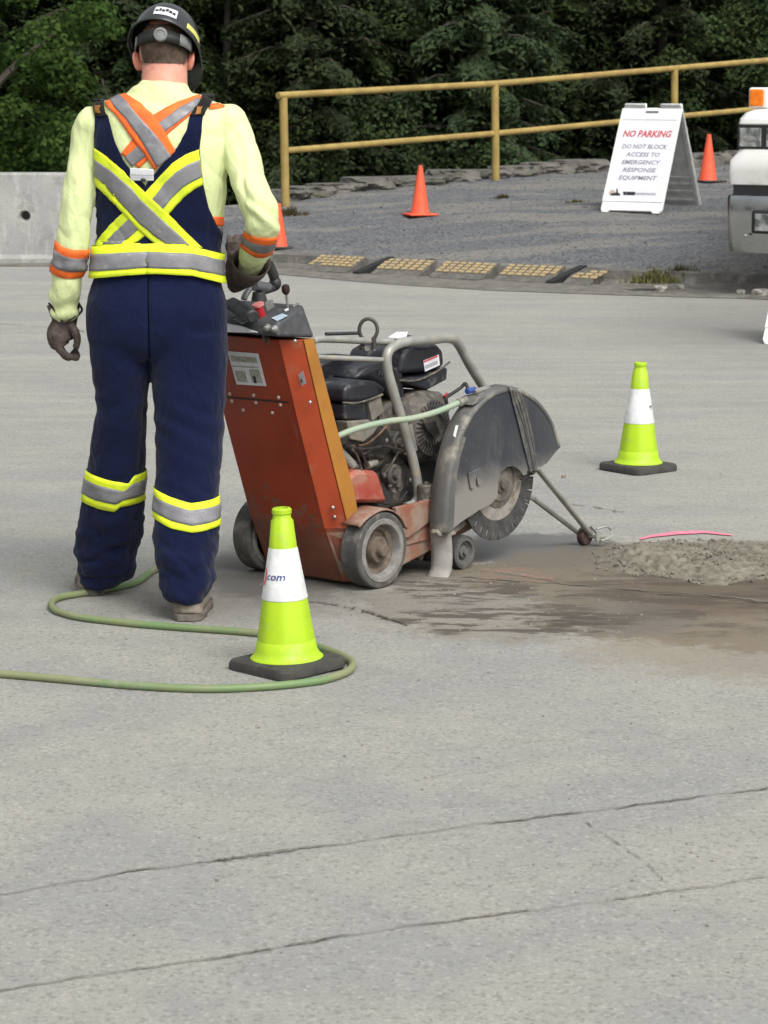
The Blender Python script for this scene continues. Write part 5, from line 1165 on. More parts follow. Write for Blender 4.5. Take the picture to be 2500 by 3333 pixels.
# air cleaner and other black covers
ac = rbox([(1120, 1310), (1122, 1262), (1145, 1247), (1190, 1238), (1225, 1240), (1262, 1262), (1240, 1300), (1180, 1312)], -.13, -.30, 'plastic_navy', 'air_cleaner_cover', eng, .016)
rbox([(1122, 1366), (1122, 1316), (1190, 1312), (1200, 1360), (1190, 1368)], -.14, -.28, 'plastic_navy', 'air_cleaner_base', ac, .008)
bm = BM(); tube(bm, spline([S(1117, 1311, u=-.125), S(1160, 1312, u=-.125), S(1205, 1300, u=-.125), S(1245, 1284, u=-.125)], 4), .004, 8); so_('cover_seam', bm, 'engine_grey', ac)
bm = BM(); boxpx(bm, [(1200, 1312), (1240, 1290), (1250, 1340), (1212, 1372)], -.132, -.20); so_('side_shield', bm, 'engine_plate', eng, bevel=.002)
up_ = rbox([(1155, 1236), (1185, 1200), (1230, 1182), (1280, 1180), (1305, 1200), (1312, 1280), (1290, 1300), (1250, 1262), (1200, 1238)], -.19, -.32, 'plastic_navy', 'carburettor_cover', eng, .02)
bm = BM()
for k in range(3): tube(bm, [S(1232+k*9, 1222, u=-.185), S(1238+k*9, 1206, u=-.185)], .0025, 6)
so_('ribs', bm, 'engine_grey', up_)
rbox([(1285, 1195), (1310, 1190), (1320, 1290), (1296, 1300)], -.17, -.24, 'plastic_navy', 'intake_duct', eng, .012)
mf = rbox([(1055, 1345), (1045, 1185), (1085, 1165), (1205, 1160), (1200, 1210), (1130, 1240), (1120, 1345)], -.30, -.46, 'plastic_navy', 'muffler_guard', eng, .01)
bm = BM(); tube(bm, [S(1145, 1210, u=-.285), S(1195, 1180, u=-.285)], .007, 8); so_('guard_slot', bm, 'ink', mf)
bm = BM()
for k in range(3): tube(bm, [S(1075, 1225+k*14, u=-.296), S(1098, 1222+k*14, u=-.296)], .0022, 6)
so_('vent_slots', bm, 'engine_grey', mf)
rbox([(1060, 1480), (1058, 1345), (1120, 1340), (1125, 1480)], -.26, -.42, 'engine_dark', 'cylinder_shroud', eng, .01)
# light brackets, pulleys, rods, wires low down
bm = BM(); boxpx(bm, [(1130, 1372), (1200, 1366), (1235, 1385), (1215, 1415), (1185, 1440), (1140, 1430)], -.13, -.18); so_('carburettor_bracket', bm, 'engine_plate', eng, bevel=.004)
bm = BM(); tube(bm, [S(1100, 1466, u=-.14), S(1148, 1514, u=-.14)], .017, 14); tube(bm, [S(1195, 1515, u=-.16), S(1222, 1502, u=-.16)], .014, 12); so_('lift_cylinder', bm, 'tube', eng)
for (x, y, r_, u_) in ((1290, 1570, .045, -.16), (1285, 1545, .036, -.14), (1230, 1470, .05, -.16), (1300, 1440, .04, -.17)):
    c_ = S(x, y, u=u_); bm = BM(); lathe(bm, [(r_, -.03), (r_, 0), (r_*.8, .006), (r_*.45, .002), (r_*.35, .014), (.003, .014)], Matrix.Translation(c_) @ Matrix.Rotation(math.pi/2, 4, 'Y'), 28, True, True); so_('pulley', bm, 'engine_grey', eng)
for _ in range(26):
    c_ = S(rng.uniform(1110, 1400), rng.uniform(1400, 1600), u=rng.uniform(-.2, -.14)); bm = BM(); ellipsoid(bm, c_, (.008, .009, .009), u=10, v=7); so_('bolt', bm, 'engine_plate', eng)
bm = BM(); c_ = S(1387, 1580, u=-.06); lathe(bm, [(.030, -.06), (.030, 0), (.026, .004), (.010, .004), (.008, .012), (.002, .013)], Matrix.Translation(c_), 24); so_('mount_cup', bm, 'engine_grey', chassis)
bm = BM()
for l, r_ in (([(1135, 1450), (1165, 1490), (1185, 1560), (1215, 1625), (1260, 1640)], .0045), ([(1160, 1440), (1185, 1490), (1195, 1520)], .004), ([(1300, 1465), (1275, 1510), (1247, 1548)], .0045), ([(1260, 1640), (1300, 1632), (1325, 1600)], .004), ([(1090, 1400), (1078, 1425), (1085, 1440)], .004), ([(1180, 1480), (1240, 1452), (1320, 1470)], .005), ([(1120, 1450), (1180, 1462), (1240, 1455)], .006)):
    tube(bm, spline([S(*q, u=-.115) for q in l], 5), r_, 7)
so_('cable', bm, 'engine_dark', eng)
bm = BM(); tube(bm, spline([S(1130, 1452, u=-.12), S(1190, 1446, u=-.12), S(1235, 1412, u=-.12), S(1270, 1372, u=-.12)], 5), .0035, 7); so_('cable', bm, 'rust', eng)
# water hose to the guard and its fittings
bm = BM(); tube(bm, spline([S(1060, 1440, u=-.13), S(1090, 1424, u=-.10), S(1160, 1396, u=-.07), S(1260, 1372, u=-.05), S(1340, 1362, u=-.03), S(1420, 1341, u=-.01), S(1500, 1308, u=.01)], 6), .0105, 12); so_('water_hose', bm, 'hose_pale')
bm = BM(); tube(bm, [S(1492, 1312, u=.01), S(1516, 1302, u=.01)], .015, 12); hexa(bm, [Vector((u, a.y, a.z)) for u, a in zip((.05, -.02, -.02, .05)*2, [S(1510, 1305, u=0)]*0+[S(1500, 1316, u=0), S(1500, 1316, u=0), S(1660, 1268, u=0), S(1660, 1268, u=0), S(1520, 1290, u=0), S(1520, 1290, u=0), S(1650, 1258, u=0), S(1650, 1258, u=0)])]); wf = so_('water_fitting', bm, rim_m, guard, bevel=.003)
bm = BM(); tube(bm, spline([S(1455, 1318, u=-.04), S(1453, 1295, u=-.04), S(1470, 1282, u=-.04), S(1500, 1262, u=-.03), S(1514, 1248, u=-.02), S(1522, 1262, u=-.01), S(1528, 1280, u=0)], 5), .006, 10); so_('water_pipe', bm, 'ink', guard)
bm = BM(); tube(bm, [S(1520, 1274, u=0), S(1545, 1268, u=0)], .010, 10); so_('valve_handle', bm, 'blue', guard)
bm = BM(); tube(bm, spline([S(1545, 1276, u=.01), S(1580, 1266, u=.01), S(1620, 1272, u=.02), S(1655, 1262, u=.03)], 4), .009, 9); tube(bm, [S(1600, 1264, u=.01), S(1598, 1290, u=.01)], .006, 8); tube(bm, [S(1652, 1272, u=.03), S(1655, 1256, u=.03)], .007, 8); so_('valve', bm, 'rim', guard)
bm = BM(); tube(bm, [S(1448, 1295, u=-.05), S(1458, 1285, u=-.05)], .009, 9); so_('red_clip', bm, 'red', guard)
# ================================================================ THE WORKER
man = empty('person', (-.70, 7.95, 0), 0, 'worker in black hard hat and navy reflective overalls, seen from behind holding the saw', 'person')
def po(nm, bm, m, par=None, **k):
    if k.get('solid') == .0015: k['solid'] = .0009
    return obj(nm, bm, m, par or man, **k)
def ring(l, r, y, Y, d, tilt=0):        # ring from the left and right outline pixels
    c = PY((l+r)/2, y, Y); w = (PY(r, y, Y)-PY(l, y, Y)).length/2; return (c, w, d)
def rc_(x, y, Y, w, d=None): return (PY(x, y, Y), w, d or w)
YT = 7.97
# --- body: head, neck, trunk and limbs as one continuous surface
torso = [ring(470, 600, 285, YT, .055), ring(440, 628, 305, YT, .065), ring(375, 690, 330, YT, .085), ring(318, 742, 362, YT, .105), ring(303, 745, 420, YT-.01, .118), ring(305, 742, 520, YT-.01, .122), ring(312, 738, 620, YT, .118), ring(318, 730, 720, YT+.01, .108), ring(316, 716, 810, YT+.01, .102), ring(312, 712, 900, YT, .104)]
larm = [rc_(358, 398, YT, .058), rc_(302, 420, YT, .060), rc_(275, 515, 7.96, .051), rc_(256, 624, 7.94, .050), rc_(237, 787, 7.94, .052), rc_(223, 868, 7.96, .051), rc_(212, 950, 7.98, .046), rc_(210, 1010, 8.0, .043), rc_(215, 1048, 8.01, .030)]
rarm = [rc_(682, 395, YT, .058), rc_(742, 407, YT, .061), rc_(786, 500, 7.93, .055), rc_(812, 600, 7.88, .054), rc_(846, 690, 7.85, .053), rc_(855, 738, 7.87, .053), rc_(842, 785, 7.95, .050), rc_(825, 835, 8.03, .045), rc_(806, 878, 8.10, .036)]
rleg = [ring(500, 738, 1080, 7.96, .115), ring(492, 742, 1150, 7.96, .115), ring(494, 736, 1250, 7.95, .11), ring(502, 732, 1356, 7.94, .105), ring(505, 722, 1480, 7.92, .10), ring(506, 714, 1597, 7.90, .098), ring(501, 712, 1700, 7.87, .098), ring(500, 711, 1808, 7.84, .096), ring(508, 704, 1880, 7.82, .09), ring(530, 682, 1935, 7.81, .08), ring(550, 664, 1970, 7.80, .062)]
lleg = [ring(287, 520, 1080, 7.98, .115), ring(292, 500, 1150, 7.99, .115), ring(303, 489, 1230, 8.0, .11), ring(314, 479, 1330, 8.02, .105), ring(298, 477, 1420, 8.04, .10), ring(288, 476, 1500, 8.06, .098), ring(274, 474, 1590, 8.09, .096), ring(254, 472, 1680, 8.12, .096), ring(242, 462, 1760, 8.15, .096), ring(240, 446, 1820, 8.17, .09), ring(252, 418, 1862, 8.19, .08), ring(264, 398, 1896, 8.20, .065)]
pelvis = [ring(314, 712, 800, YT+.01, .102), ring(311, 712, 850, YT, .106), ring(304, 718, 904, YT, .114), ring(284, 738, 980, YT, .132), ring(283, 740, 1055, YT, .132), ring(296, 734, 1120, YT, .118), ring(345, 680, 1170, YT, .085)]
def shrink(rs, k): return [(c, w*k, d*k) for c, w, d in rs]
hc = PY(535, 160, 8.045)
tilt = Matrix.Rotation(R(-30), 3, 'X'); yaw = Matrix.Rotation(R(-15), 3, 'Z'); HR = yaw @ tilt
bm = BM()
for rs in (shrink(torso, .86), shrink(larm, .72), shrink(rarm, .72), shrink(rleg, .66), shrink(lleg, .66), shrink(pelvis[:4], .80)): loft(bm, smooth_rings(rs, 3), 20)
loft(bm, smooth_rings([rc_(535, 330, 7.975, .085, .07), rc_(535, 285, 7.985, .073, .064), rc_(536, 240, 8.0, .070, .066), rc_(536, 205, 8.02, .069, .075), rc_(536, 160, 8.04, .066, .08)], 4), 28)
ellipsoid(bm, hc, (.074, .098, .108), HR)
ellipsoid(bm, hc+HR @ Vector((0, .035, -.07)), (.058, .062, .062), HR)
ellipsoid(bm, hc+HR @ Vector((0, .105, -.035)), (.012, .02, .024), HR); ellipsoid(bm, hc+HR @ Vector((0, .085, -.075)), (.024, .014, .012), HR)
body = remesh(bm, .009, 4)
po('body', body, 'skin', smooth=0)
for o in [o for o in bpy.data.objects if o.name == 'body' and o.parent == man]: o.data.shade_smooth()
for px, s in ((446, -1), (621, 1)):
    c = PY(px, 197, 8.05); er = Matrix.Rotation(s*R(12), 3, 'Z') @ Matrix.Rotation(R(-12), 3, 'X') @ Matrix.Rotation(s*R(8), 3, 'Y')
    bm = BM(); ellipsoid(bm, c, (.0115, .020, .0315), er); ellipsoid(bm, c+Vector((s*.006, -.006, .004)), (.0065, .016, .024), er); ellipsoid(bm, c+Vector((-s*.010, .0, -.015)), (.012, .014, .016), er)
    b2 = remesh(bm, .0035, 4); po('ear', b2, mat('ear_skin', (.66, .27, .20), (.58, .22, .16), .5, nscale=20), smooth=80)
for s in (-1, 1):
    bm = BM(); ellipsoid(bm, hc+HR @ Vector((s*.031, .088, -.012)), (.012, .012, .012), HR, 12, 8); po('eye', bm, 'label_white')
# hair: short crop from the hat down to the nape
def bvh_of(*objs):
    V = []; F = []
    for o in objs:
        m_ = wmat(o); n0 = len(V); V += [m_ @ v.co for v in o.data.vertices]; F += [[n0+i for i in p.vertices] for p in o.data.polygons]
    return BVHTree.FromPolygons(V, F)
def child(nm): return [o for o in bpy.data.objects if o.parent == man and o.name.split('.')[0] == nm]
bb = bvh_of(child('body')[0])
def cast(bvh, px, py, off):
    d = ray(px, py).normalized(); h = bvh.ray_cast(CC, d)
    if h[0] is None or h[0].y > 8.4: return None
    return h[0]+h[1]*off, h[1]
def patch(nm, A, B, m, bvh, off, par, n=40, k=10, solid=.0015, jag=0):
    a = resample(A, n); b = resample(B, n); bm = BM(); rows_ = []; last = None
    for i in range(n+1):
        row = []
        for j in range(k+1):
            q = a[i].lerp(b[i], j/k)
            if jag and j in (0, k): q = q+Vector((jag*math.sin(i*9.7), 0))
            h = cast(bvh, q.x, q.y, off)
            if h is None:
                # slide towards the middle of the strip until the body is met
                c = a[i].lerp(b[i], .5)
                for t in np.linspace(.05, 1, 20):
                    h = cast(bvh, *(q.lerp(c, t)), off)
                    if h: break
                if h is None and last is not None: h = last
            if h is not None: last = h
            row.append(h[0] if h is not None else None)
        rows_.append(row)
    V = [[bm.verts.new(p) if p is not None else None for p in r] for r in rows_]
    for r0, r1 in zip(V, V[1:]):
        for j in range(k):
            f = (r0[j], r0[j+1], r1[j+1], r1[j])
            if None not in f: bm.faces.new(f)
    return po(nm, bm, m, par, smooth=80, solid=solid)
hair = patch('hair', [(470, 80), (460, 120), (460, 160), (466, 185), (472, 205), (492, 198), (525, 192)], [(600, 80), (614, 120), (612, 160), (606, 190), (600, 208), (582, 198), (545, 192)], 'hair', bb, .0022, man, 30, 24, 0)
bm = BM()
for _ in range(2600):
    px = rng.uniform(460, 612); lim = 194+14*abs((px-536)/76)**2+rng.normal(0, 6); py = rng.uniform(140, lim); h = cast(bb, px, py, .001)
    if h is None: continue
    p, n_ = h; d = (Vector((rng.normal(0, .25), rng.normal(0, .2), -1))+n_*.45).normalized()*rng.uniform(.006, .011); s = d.cross(n_).normalized()*.0008
    addmesh(bm, [p-s, p+s, p+d+n_*.001], [(0, 1, 2)])
po('hair_strands', bm, 'hair', hair, smooth=0)

# --- shirt
bm = BM(); loft(bm, smooth_rings(torso, 3), 40, 2.3)
loft(bm, smooth_rings([ring(458, 612, 266, 7.975, .072), ring(446, 622, 286, 7.974, .078), ring(420, 645, 302, 7.973, .082), ring(378, 688, 322, 7.972, .088), ring(335, 730, 346, 7.97, .09)], 4), 36)
loft(bm, smooth_rings(larm, 4), 26); loft(bm, smooth_rings(rarm, 4), 26)
for q, r_ in (((303, 408), .058), ((745, 400), .060)): ellipsoid(bm, PY(*q, YT), (r_, r_*1.15, r_))
sb = remesh(bm, .006, 12)
def fold(c, n):
    if c.x < -.81: k, sc = .0042, (26, 22, 6)
    elif c.x > -.50: k, sc = .0048, (24, 20, 9)
    else: k, sc = .0026, (14, 14, 7)
    d = .0035*math.sin((c.z*.9+(c.x+.72)*(1.1 if c.x > -.72 else -1.1))*48+3*noise.noise(c*5))*max(0, noise.noise(Vector((c.x*4, 3, c.z*5))))*2
    d += k*noise.noise(Vector((c.x*sc[0], c.y*sc[1], c.z*sc[2])))+k*.6*noise.noise(Vector((c.x*sc[0]*2.3+5, c.y*sc[1]*2, c.z*sc[2]*2.6)))
    cr = 1-abs(noise.noise(Vector((c.x*11+c.z*4, c.y*9, c.z*6))))*5; d -= max(0, cr)*k*.9
    if c.x > -.42 and 1.15 < c.z < 1.33: d += .006*math.sin((c.z*1.0+c.x*.8)*95+2*noise.noise(c*14))*max(0, 1-abs(c.z-1.24)/.09)       # bunching at the elbow
    if c.x < -.86 and c.z < 1.12: d += .004*math.sin(c.z*90+3*noise.noise(c*12))
    return d
displace(sb, fold)
shirt = po('shirt', sb, 'shirt', smooth=80)
# --- overalls: hips and legs
bm = BM(); loft(bm, smooth_rings(pelvis, 4), 44, 2.4)
loft(bm, smooth_rings([(c, w*1.0, d) for c, w, d in rleg], 4), 34, 2.2); loft(bm, smooth_rings(lleg, 4), 34, 2.2)
pb = remesh(bm, .0065, 12)
def pfold(c, n):
    d = .0022*noise.noise(Vector((c.x*9, c.y*8, c.z*5)))+.0022*noise.noise(Vector((c.x*22, c.y*18, c.z*12+3)))
    low = max(0, 1-c.z/.55)
    sgn = 1 if c.x > -.745 else -1
    d += low*.016*noise.noise(Vector((c.x*10+c.z*9*sgn, c.y*8, c.z*17)))+low*.006*noise.noise(Vector((c.x*26+c.z*20*sgn, c.y*20, c.z*40)))
    cr = 1-abs(noise.noise(Vector((c.x*9+c.z*7*sgn+4, c.y*7, c.z*11))))*4; d -= max(0, cr)*(.0014+.008*low)
    knee = math.exp(-((c.z-(.60 if sgn > 0 else .66))/.07)**2); d += knee*.003*math.sin((c.z+sgn*c.x*.6)*75+2*noise.noise(c*9))
    seam = math.exp(-((to_px(c)[0]-482)/5)**2)*(c.z > .78)*(c.y < 8.0); d -= .006*seam
    return d
displace(pb, pfold)
over = po('overalls', pb, 'navy', smooth=80)
bs = bvh_of(shirt, over)
X0 = 100; K = 1.843
def c1(*pts): return [(x/K+X0, y/K) for x, y in pts]
def c2(*pts): return [(x/1.58+100, y/1.58+900) for x, y in pts]
# bib and straps on the back
patch('bib', c1((388, 690), (390, 880), (395, 1100), (383, 1250), (372, 1400), (366, 1500), (362, 1560)), c1((468, 690), (510, 850), (560, 960), (620, 1040), (690, 1110), (692, 1300), (692, 1560)), 'navy', bs, .006, over, 60, 20)
patch('bib', c1((955, 690), (935, 780), (880, 880), (800, 970), (745, 1040), (690, 1110), (692, 1300), (692, 1560)), c1((1030, 690), (1010, 900), (1030, 1100), (1065, 1250), (1110, 1350), (1162, 1430), (1168, 1560)), 'navy', bs, .006, over, 60, 24)
patch('strap', c1((383, 612), (386, 655), (392, 700)), c1((448, 612), (452, 655), (470, 700)), 'black_cloth', bs, .010, over, 10, 6)
patch('strap', c1((1022, 585), (990, 640), (952, 700)), c1((1090, 604), (1060, 650), (1034, 700)), 'black_cloth', bs, .010, over, 10, 6)
for q in (c1((400, 640), (398, 682)), c1((990, 655), (972, 695))):
    (x0, y0), (x1, y1) = q; patch('buckle_emblem', [(x0, y0), (x0-2, (y0+y1)/2), (x1+2, y1)], [(x0+20, y0), (x0+15, (y0+y1)/2), (x1+22, y1)], 'emblem', bs, .0125, over, 6, 4)
# straps over the shoulders and a front bib
for x, w in ((PY(327, 330, YT).x, .018), (PY(672, 330, YT).x, .02)):
    bm = BM(); prev = None
    for y in np.linspace(YT-.035, YT+.10, 14):
        h = bs.ray_cast(Vector((x, y, 2.2)), Vector((0, 0, -1)))
        if h[0] is None: continue
        cur = [bm.verts.new(h[0]+h[1]*.009+Vector((s*w, 0, 0))) for s in (-1, 1)]
        if prev: bm.faces.new((prev[0], prev[1], cur[1], cur[0]))
        prev = cur
    po('strap', bm, 'black_cloth', over, solid=.003)
bm = BM(); rows_ = []
for i in range(18):
    z = 1.08+.38*i/17; hw = .17 if i < 8 else .17-.06*(i-8)/9; r_ = []
    for j in range(13):
        x = -.72+hw*(j/6-1); h = bs.ray_cast(Vector((x, 9.0, z)), Vector((0, -1, 0))); r_.append(bm.verts.new((h[0]+h[1]*.008) if h[0] else Vector((x, 8.09, z))))
    rows_.append(r_)
for a, b_ in zip(rows_, rows_[1:]):
    for j in range(12): bm.faces.new((a[j], a[j+1], b_[j+1], b_[j]))
po('front_bib', bm, 'navy', over, solid=.002)
# orange bands of the shirt
def tape(nm, A, B, m, off, par, **k): return patch(nm, c1(*A), c1(*B), m, bs, off, par, **k)
tape('orange_band', [(1010, 568), (880, 610), (735, 690), (610, 838), (542, 920)], [(1060, 628), (958, 690), (826, 800), (735, 930), (650, 1010)], 'orange_tape', .0028, shirt, k=8, jag=.8)
tape('silver_band', [(1000, 588), (890, 650), (765, 742), (640, 880), (565, 945)], [(1040, 612), (945, 688), (812, 785), (700, 930), (610, 1000)], 'silver_tape', .0045, shirt, k=6)
tape('orange_band', [(560, 562), (640, 610), (735, 690), (800, 780), (868, 905)], [(445, 622), (520, 700), (610, 830), (690, 930), (745, 1020)], 'orange_tape', .0062, shirt, k=10, jag=.8)
tape('silver_band', [(538, 576), (640, 690), (735, 790), (845, 935)], [(475, 606), (580, 720), (670, 850), (760, 1000)], 'silver_tape', .008, shirt, k=6)
tape('orange_band', [(1070, 628), (1120, 622), (1165, 636)], [(1070, 660), (1120, 655), (1165, 645)], 'orange_tape', .003, shirt, n=8, k=3)
tape('orange_band', [(1078, 1300), (1120, 1298), (1178, 1302)], [(1090, 1352), (1130, 1355), (1178, 1358)], 'orange_tape', .003, shirt, n=8, k=4)
tape('silver_band', [(1100, 1356), (1140, 1358), (1178, 1360)], [(1118, 1398), (1145, 1402), (1178, 1405)], 'silver_tape', .003, shirt, n=8, k=4)
# yellow cross on the bib
def cl(*p): return p
tape('yellow_band', [(1005, 895), (930, 925), (850, 978), (770, 1060), (690, 1150), (620, 1215), (540, 1290), (480, 1350), (450, 1390), (385, 1482)], [(1028, 1105), (980, 1130), (920, 1180), (870, 1230), (820, 1290), (760, 1350), (700, 1400), (665, 1430), (640, 1450), (600, 1482)], 'yellow_tape', .0076, over, n=60, k=12)
tape('silver_tape', [(1008, 958), (940, 985), (870, 1030), (800, 1100), (740, 1180), (660, 1255), (580, 1320), (510, 1395), (440, 1470)], [(1022, 1060), (970, 1085), (910, 1122), (855, 1175), (800, 1240), (720, 1310), (640, 1380), (595, 1425), (548, 1470)], 'silver_tape', .0088, over, n=60, k=8)
tape('yellow_band', [(395, 885), (470, 940), (560, 1022), (690, 1150), (830, 1282), (930, 1390), (1025, 1485)], [(398, 1105), (475, 1180), (560, 1275), (650, 1375), (720, 1440), (775, 1490), (790, 1500)], 'yellow_tape', .0102, over, n=60, k=12)
tape('silver_tape', [(398, 955), (490, 1020), (590, 1110), (720, 1245), (850, 1370), (952, 1472)], [(400, 1052), (480, 1125), (560, 1230), (650, 1330), (730, 1395), (808, 1460)], 'silver_tape', .0114, over, n=60, k=8)
# white label at the crossing
bm = BM(); q = []
for x, y in ((602, 1006), (742, 1010), (738, 1082), (606, 1078)):
    h = cast(bs, x/K+X0, y/K, .012); q.append(h[0])
e0 = (q[1]-q[0]).cross(q[2]-q[0]).normalized(); prism(bm, q, e0*.004); wl = po('white_label', bm, 'label_white', over, bevel=.002)
bm = BM(); q = []
for x, y in ((606, 1040), (738, 1044), (738, 1050), (606, 1046)): q.append(cast(bs, x/K+X0, y/K, .0175)[0])
prism(bm, q, Vector((0, -.002, 0))); po('label_fold', bm, 'ink_light', wl)
bm = BM(); h = cast(bs, 470, 583, .018)[0]; ellipsoid(bm, h, (.008, .004, .005)); po('clip', bm, 'ink', wl)
# bands that wrap all the way round
def wrap_band(nm, axis, topc, botc, m, bvh, off, par, seg=72, rows=5, cv=c1, maxr=.30):
    tc, bc_ = cv(*topc), cv(*botc); bm = BM(); cols = []
    for i in range(seg):
        a = 2*math.pi*i/seg; d = Vector((math.cos(a), math.sin(a), 0)); hits = []
        zz = [None, None]
        for w_, crv in ((0, tc), (1, bc_)):
            z = axis(interp(crv, crv[len(crv)//2][0])); zz_ = PY(crv[len(crv)//2][0], crv[len(crv)//2][1], 7.9).z
            for _ in range(4):
                c = axis(zz_); h = bvh.ray_cast(Vector((c.x, c.y, zz_))+d*maxr, -d)
                p = h[0] if h[0] is not None else Vector((c.x, c.y, zz_))+d*.1
                px = to_px(p)[0]; yy = interp(crv, px); zz_ = PY(px, yy, axis(zz_).y-.08).z
            zz[w_] = zz_
        col = []
        for k in range(rows+1):
            z = zz[0]+(zz[1]-zz[0])*k/rows; c = axis(z); o_ = Vector((c.x, c.y, z))
            h = bvh.ray_cast(o_+d*maxr, -d)
            p = h[0] if h[0] is not None else o_+d*.1; n_ = h[1] if h[0] is not None else d
            n_ = (n_+d).normalized(); col.append(bm.verts.new(p+n_*off))
        cols.append(col)
    for i in range(seg):
        a, b_ = cols[i], cols[(i+1) % seg]
        for k in range(rows): bm.faces.new((a[k], a[k+1], b_[k+1], b_[k]))
    bmesh.ops.recalc_face_normals(bm, faces=bm.faces[:])
    return po(nm, bm, m, par, smooth=80, solid=.0015)
def axis_of(rs):
    P = sorted([(c.z, c) for c, w, d in rs], key=lambda t: t[0])
    def f(z):
        if z <= P[0][0]: return P[0][1]
        for (a, p), (b, q) in zip(P, P[1:]):
            if z <= b: return p.lerp(q, (z-a)/(b-a))
        return P[-1][1]
    return f
bo = bvh_of(over)
# trunk only, so that the hanging arms do not catch the waist band
tb = BM(); loft(tb, smooth_rings(torso, 3), 48, 2.3); tm = bpy.data.meshes.new('t'); tb.to_mesh(tm); V = [v.co.copy() for v in tm.vertices]; F = [list(p.vertices) for p in tm.polygons]
n0 = len(V); V += [wmat(over) @ v.co for v in over.data.vertices]; F += [[n0+i for i in p.vertices] for p in over.data.polygons]; bt = BVHTree.FromPolygons(V, F); bpy.data.meshes.remove(tm); tb.free()
ax = axis_of(torso+pelvis[3:5])
wrap_band('yellow_band', ax, [(355, 1495), (385, 1488), (560, 1465), (750, 1455), (950, 1475), (1060, 1510), (1165, 1542)], [(350, 1683), (560, 1652), (750, 1637), (950, 1652), (1060, 1685), (1165, 1725)], 'yellow_tape', bt, .0165, over, 110, 8, maxr=.45)
wrap_band('silver_tape', ax, [(355, 1535), (560, 1515), (700, 1508), (950, 1520), (1060, 1548), (1165, 1580)], [(350, 1638), (560, 1614), (700, 1602), (950, 1614), (1060, 1642), (1165, 1678)], 'silver_tape', bt, .0178, over, 110, 6, maxr=.45)
def legonly(rs):      # a bvh of one trouser leg
    xs = [v for v in over.data.vertices]; m_ = wmat(over); mid_ = lambda z: 0
    V = []; idx = {}; F = []
    side = 1 if rs is rleg else -1
    for p in over.data.polygons:
        co = [m_ @ over.data.vertices[i].co for i in p.vertices]; px = to_px(co[0])[0]
        if (px-489)*side > 0 and co[0].z < .95: F.append([len(V)+k for k in range(len(co))]); V += co
    return BVHTree.FromPolygons(V, F)
bl_, br_ = legonly(lleg), legonly(rleg); al, ar = axis_of(lleg), axis_of(rleg)
LT = [(245, 1002), (285, 1010), (400, 1040), (500, 1060), (530, 1022), (585, 1015)]; LB = [(245, 1158), (340, 1188), (430, 1205), (460, 1180), (595, 1163)]
wrap_band('yellow_band', al, LT, LB, 'yellow_tape', bl_, .004, over, 80, 7, c2)
wrap_band('silver_tape', al, [(245, 1040), (275, 1050), (400, 1080), (480, 1098), (520, 1062), (590, 1052)], [(240, 1122), (340, 1148), (440, 1166), (475, 1142), (595, 1130)], 'silver_tape', bl_, .0052, over, 80, 5, c2)
wrap_band('yellow_band', ar, [(632, 1095), (720, 1130), (820, 1162), (890, 1155), (972, 1145)], [(628, 1250), (720, 1290), (830, 1312), (900, 1305), (972, 1293)], 'yellow_tape', br_, .004, over, 80, 7, c2)
wrap_band('silver_tape', ar, [(632, 1133), (720, 1168), (820, 1198), (890, 1193), (972, 1184)], [(628, 1214), (720, 1252), (830, 1276), (900, 1270), (972, 1260)], 'silver_tape', br_, .0052, over, 80, 5, c2)
patch('seam', [(480, 912), (481, 1000), (483, 1100), (486, 1165)], [(484, 912), (485, 1000), (487, 1100), (490, 1165)], mat('dark_seam', (.002, .003, .010), None, .95, spec=.05), bo, .0010, over, 20, 1)
# sleeves
def armonly(side):
    m_ = wmat(shirt); V = []; F = []
    for p in shirt.data.polygons:
        co = [m_ @ shirt.data.vertices[i].co for i in p.vertices]; px, py = to_px(co[0])
        if (side < 0 and px < 306 and py > 680) or (side > 0 and px > 765 and py > 700): F.append([len(V)+k for k in range(len(co))]); V += co
    return BVHTree.FromPolygons(V, F)
al2, ar2 = axis_of(larm), axis_of(rarm[5:])
cid = lambda *p: list(p)
wrap_band('orange_band', al2, [(170, 782), (182, 787), (205, 806), (240, 815), (290, 817)], [(155, 886), (163, 888), (185, 902), (209, 909), (240, 910), (272, 906)], 'orange_tape', armonly(-1), .0035, shirt, 64, 7, cid)
wrap_band('silver_band', al2, [(165, 808), (176, 812), (205, 832), (240, 843), (290, 844)], [(155, 858), (166, 862), (190, 878), (225, 886), (276, 886)], 'silver_tape', armonly(-1), .0052, shirt, 64, 5, cid)
wrap_band('orange_band', ar2, [(778, 752), (790, 757), (830, 770), (870, 775), (902, 772)], [(785, 806), (800, 818), (830, 836), (860, 838), (888, 828)], 'orange_tape', armonly(1), .004, shirt, 64, 7, cid, .2)
wrap_band('silver_band', ar2, [(778, 770), (790, 776), (830, 790), (870, 797), (902, 793)], [(783, 792), (796, 800), (830, 818), (865, 822), (892, 815)], 'silver_tape', armonly(1), .0058, shirt, 64, 5, cid, .2)

